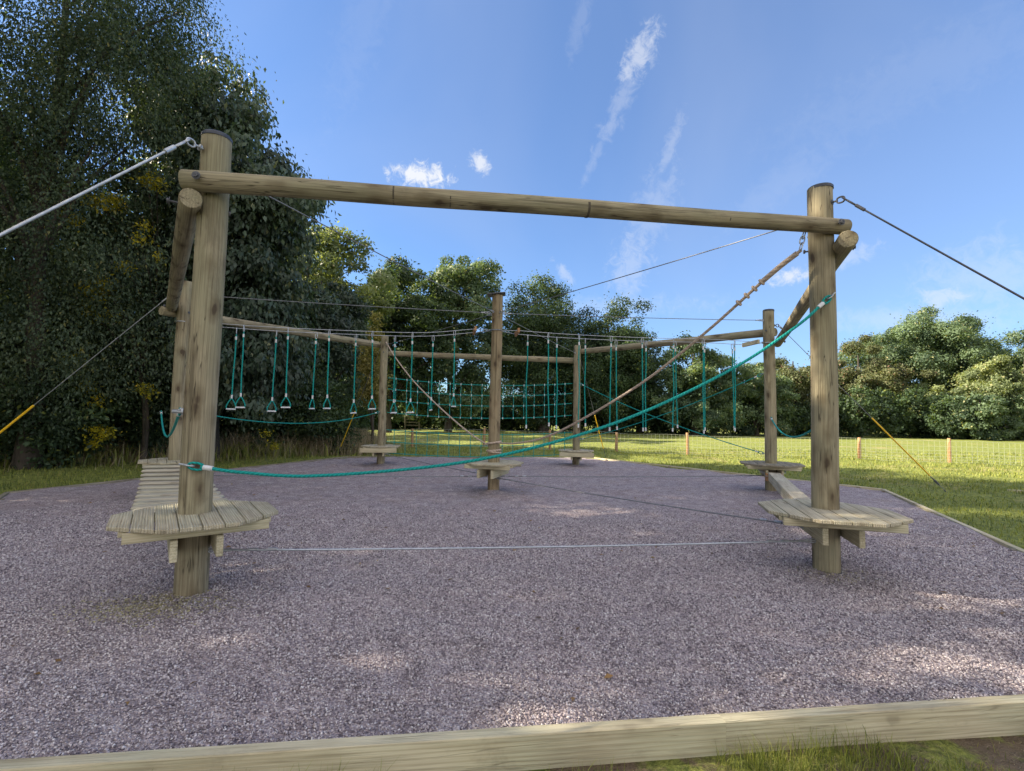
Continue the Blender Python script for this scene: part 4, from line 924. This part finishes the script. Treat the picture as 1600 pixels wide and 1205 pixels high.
# dark shrubs along the field edge
xs = [(560, 44), (620, 47), (680, 46), (740, 45), (800, 47), (865, 45), (930, 47), (1000, 46), (1065, 44), (1130, 46), (1200, 44), (1270, 45), (1345, 43), (1420, 44), (1500, 42), (1580, 43), (1650, 42)]
for i, (px, Y) in enumerate(xs):
    py = 612 + 10 * math.sin(i * 1.9); p = at(px, py, Y); R = 2.7
    tree('shrub', 'dark undergrowth shrub %s' % ['at the left end of the far field edge', 'behind the small far gate', 'right of the small far gate', 'left of the centre post under the net', 'right of the centre post at the field edge', 'under the bushy-topped tree', 'left of the far right post at the field edge', 'right of the far right post under loose trees', 'below the blue gap in the tree line', 'under the rounded tree behind the fence', 'behind the right rear post', 'behind the front right post', 'under the yellow-brown tinged tree', 'below the big domed tree', 'below the pale trees at the right', 'under the sunlit right edge tree', 'outside the right edge of the field'][i], 'shrub', 'shrubs along the far field edge',
         (p.x, Y, 0), p.z, [(0, 0, p.z * .5, R, 1.4, p.z * .5), (R * .6, 0, p.z * .35, R * .6, 1.2, p.z * .4), (-R * .6, 0, p.z * .4, R * .6, 1.2, p.z * .4)], 9000, .26, L_DARK, 300 + i, .07, 4, clump=.5)
# undergrowth below the left wood
bz = [(-12.6, 12.3, 3.3), (-14.9, 11.6, 3.6), (-16.5, 13.4, 4.8), (-13.9, 14.2, 4.2), (-11.7, 15.2, 3.4), (-13.0, 17.5, 6.5), (-9.7, 17.2, 3.6), (-7.9, 18.3, 2.9), (-10.5, 20.5, 6.0), (-15.5, 17.0, 7.5), (-9.0, 24.5, 4.5), (-13, 25.5, 7)]
bl_lab = ['dark bramble bush round the foot of the fine-leaved tree', 'dark bramble bush at the left edge in front of the tree trunks', 'bramble bush at the far left edge behind the yellow-sleeved guy wire', 'bramble bush in the left wood under the fine-leaved tree', 'bramble bush left of the half hidden post, behind the yellow glow sprays', 'tall holly-dark bush filling the left wood behind the brambles', 'bramble bush under the chestnut beside the first trapeze handles', 'low bush behind the rear left hand rope', 'dark tall bush in the wood behind the chestnut trunk', 'tall dark bush deep in the left wood', 'bush beyond the dry grass left of the far left post', 'leafy bush deep behind the rear left beam']
for i, (x, y, h) in enumerate(bz):
    tree('bush', bl_lab[i], 'bush', 'undergrowth bushes of the left wood', (x, y, 0), h, [(0, 0, h * .5, 1.9, 1.5, h * .5), (1.0, -.2, h * .35, 1.2, 1.1, h * .36), (-1.1, 0, h * .4, 1.3, 1.2, h * .4)], 20000, .12, [L_DARK, L_DARK, L_MID][i % 3], 400 + i, .07, 6, clump=.35)
# trees outside the left of the frame whose shade falls on the gravel
sb = [(-16.5, 3.0, 18), (-15.6, 8.0, 19.5), (-14.5, -2.6, 17), (-20.5, 0.5, 20), (-20.5, 7.2, 22.5), (-17.5, -8.0, 18), (-21.0, 11.6, 23), (-27.0, 12.6, 26), (-25.0, 2.6, 24), (-25.5, -2.5, 23)]
sl_ = ['tall shade tree left of the gravel bed, nearest to the viewer', 'tall shade tree left of the gravel beside the fine-leaved tree', 'shade tree behind the viewer on the left', 'taller back-row shade tree left of the viewer', 'taller back-row shade tree left of the bed', 'shade tree farthest behind the viewer on the left', 'back-row shade tree behind the brambles', 'tallest shade tree, last row on the left out of view', 'last-row shade tree level with the front edging', 'last-row shade tree behind the viewer', 'dark-crowned tree at the left edge behind the fine-leaved tree']
proto = None
for i, (x, y, h) in enumerate(sb):
    r_ = random.Random(500 + i)
    if proto is None or i in (2, 5, 7):
        R = 3.4
        o = tree('broadleaf_tree', sl_[i], 'tree', OG, (x, y, 0), h, [(0, 0, h - 2.6, 2.6, 2.6, 2.6), (1.2, 1.2, h * .6, 2.5, 2.5, 2.8), (-1.2, -1.2, h * .62, 2.5, 2.5, 2.8), (.6, -1.5, h * .42, 2.6, 2.5, 2.6), (-.6, 1.6, h * .4, 2.6, 2.5, 2.8), (0, 0, h * .22, 2.8, 3.0, 2.2)], 32500, .20, L_DARK, 500 + i, .3, 16, clump=.52, shell=.3, per=140)
        proto = o
    else:
        o = copy_tree(proto); o.location = (x, y, 0); o.rotation_euler.z = r_.uniform(0, 6.28); o.scale = (1, 1, h / 18.0); o['label'] = sl_[i]
# distant wood closing the horizon
pts_ = []
r_ = np.random.RandomState(9); BBs = []
for i in range(60):
    x = -95 + i * 4.0; y = 84 + 7 * math.sin(i * 1.3); h = 5.5 + 1.6 * math.sin(i * .9) + 1.2 * math.sin(i * 2.3) + (2.5 if x > 40 else 0) + (4 if x < -25 else 0); BBs.append((x, y, h * .5, 3.4, 2.5, h * .5))
V, F, rv, C = leafcloud(BBs, 70000, .55, 77, clump=1.0, per=60)
o = npmesh('distant_wood', V, F, L_DARK, attr=rv); tag(o, 'low distant wood closing the horizon beyond the field', 'wood', kind='stuff')
print('objects', len(bpy.data.objects))
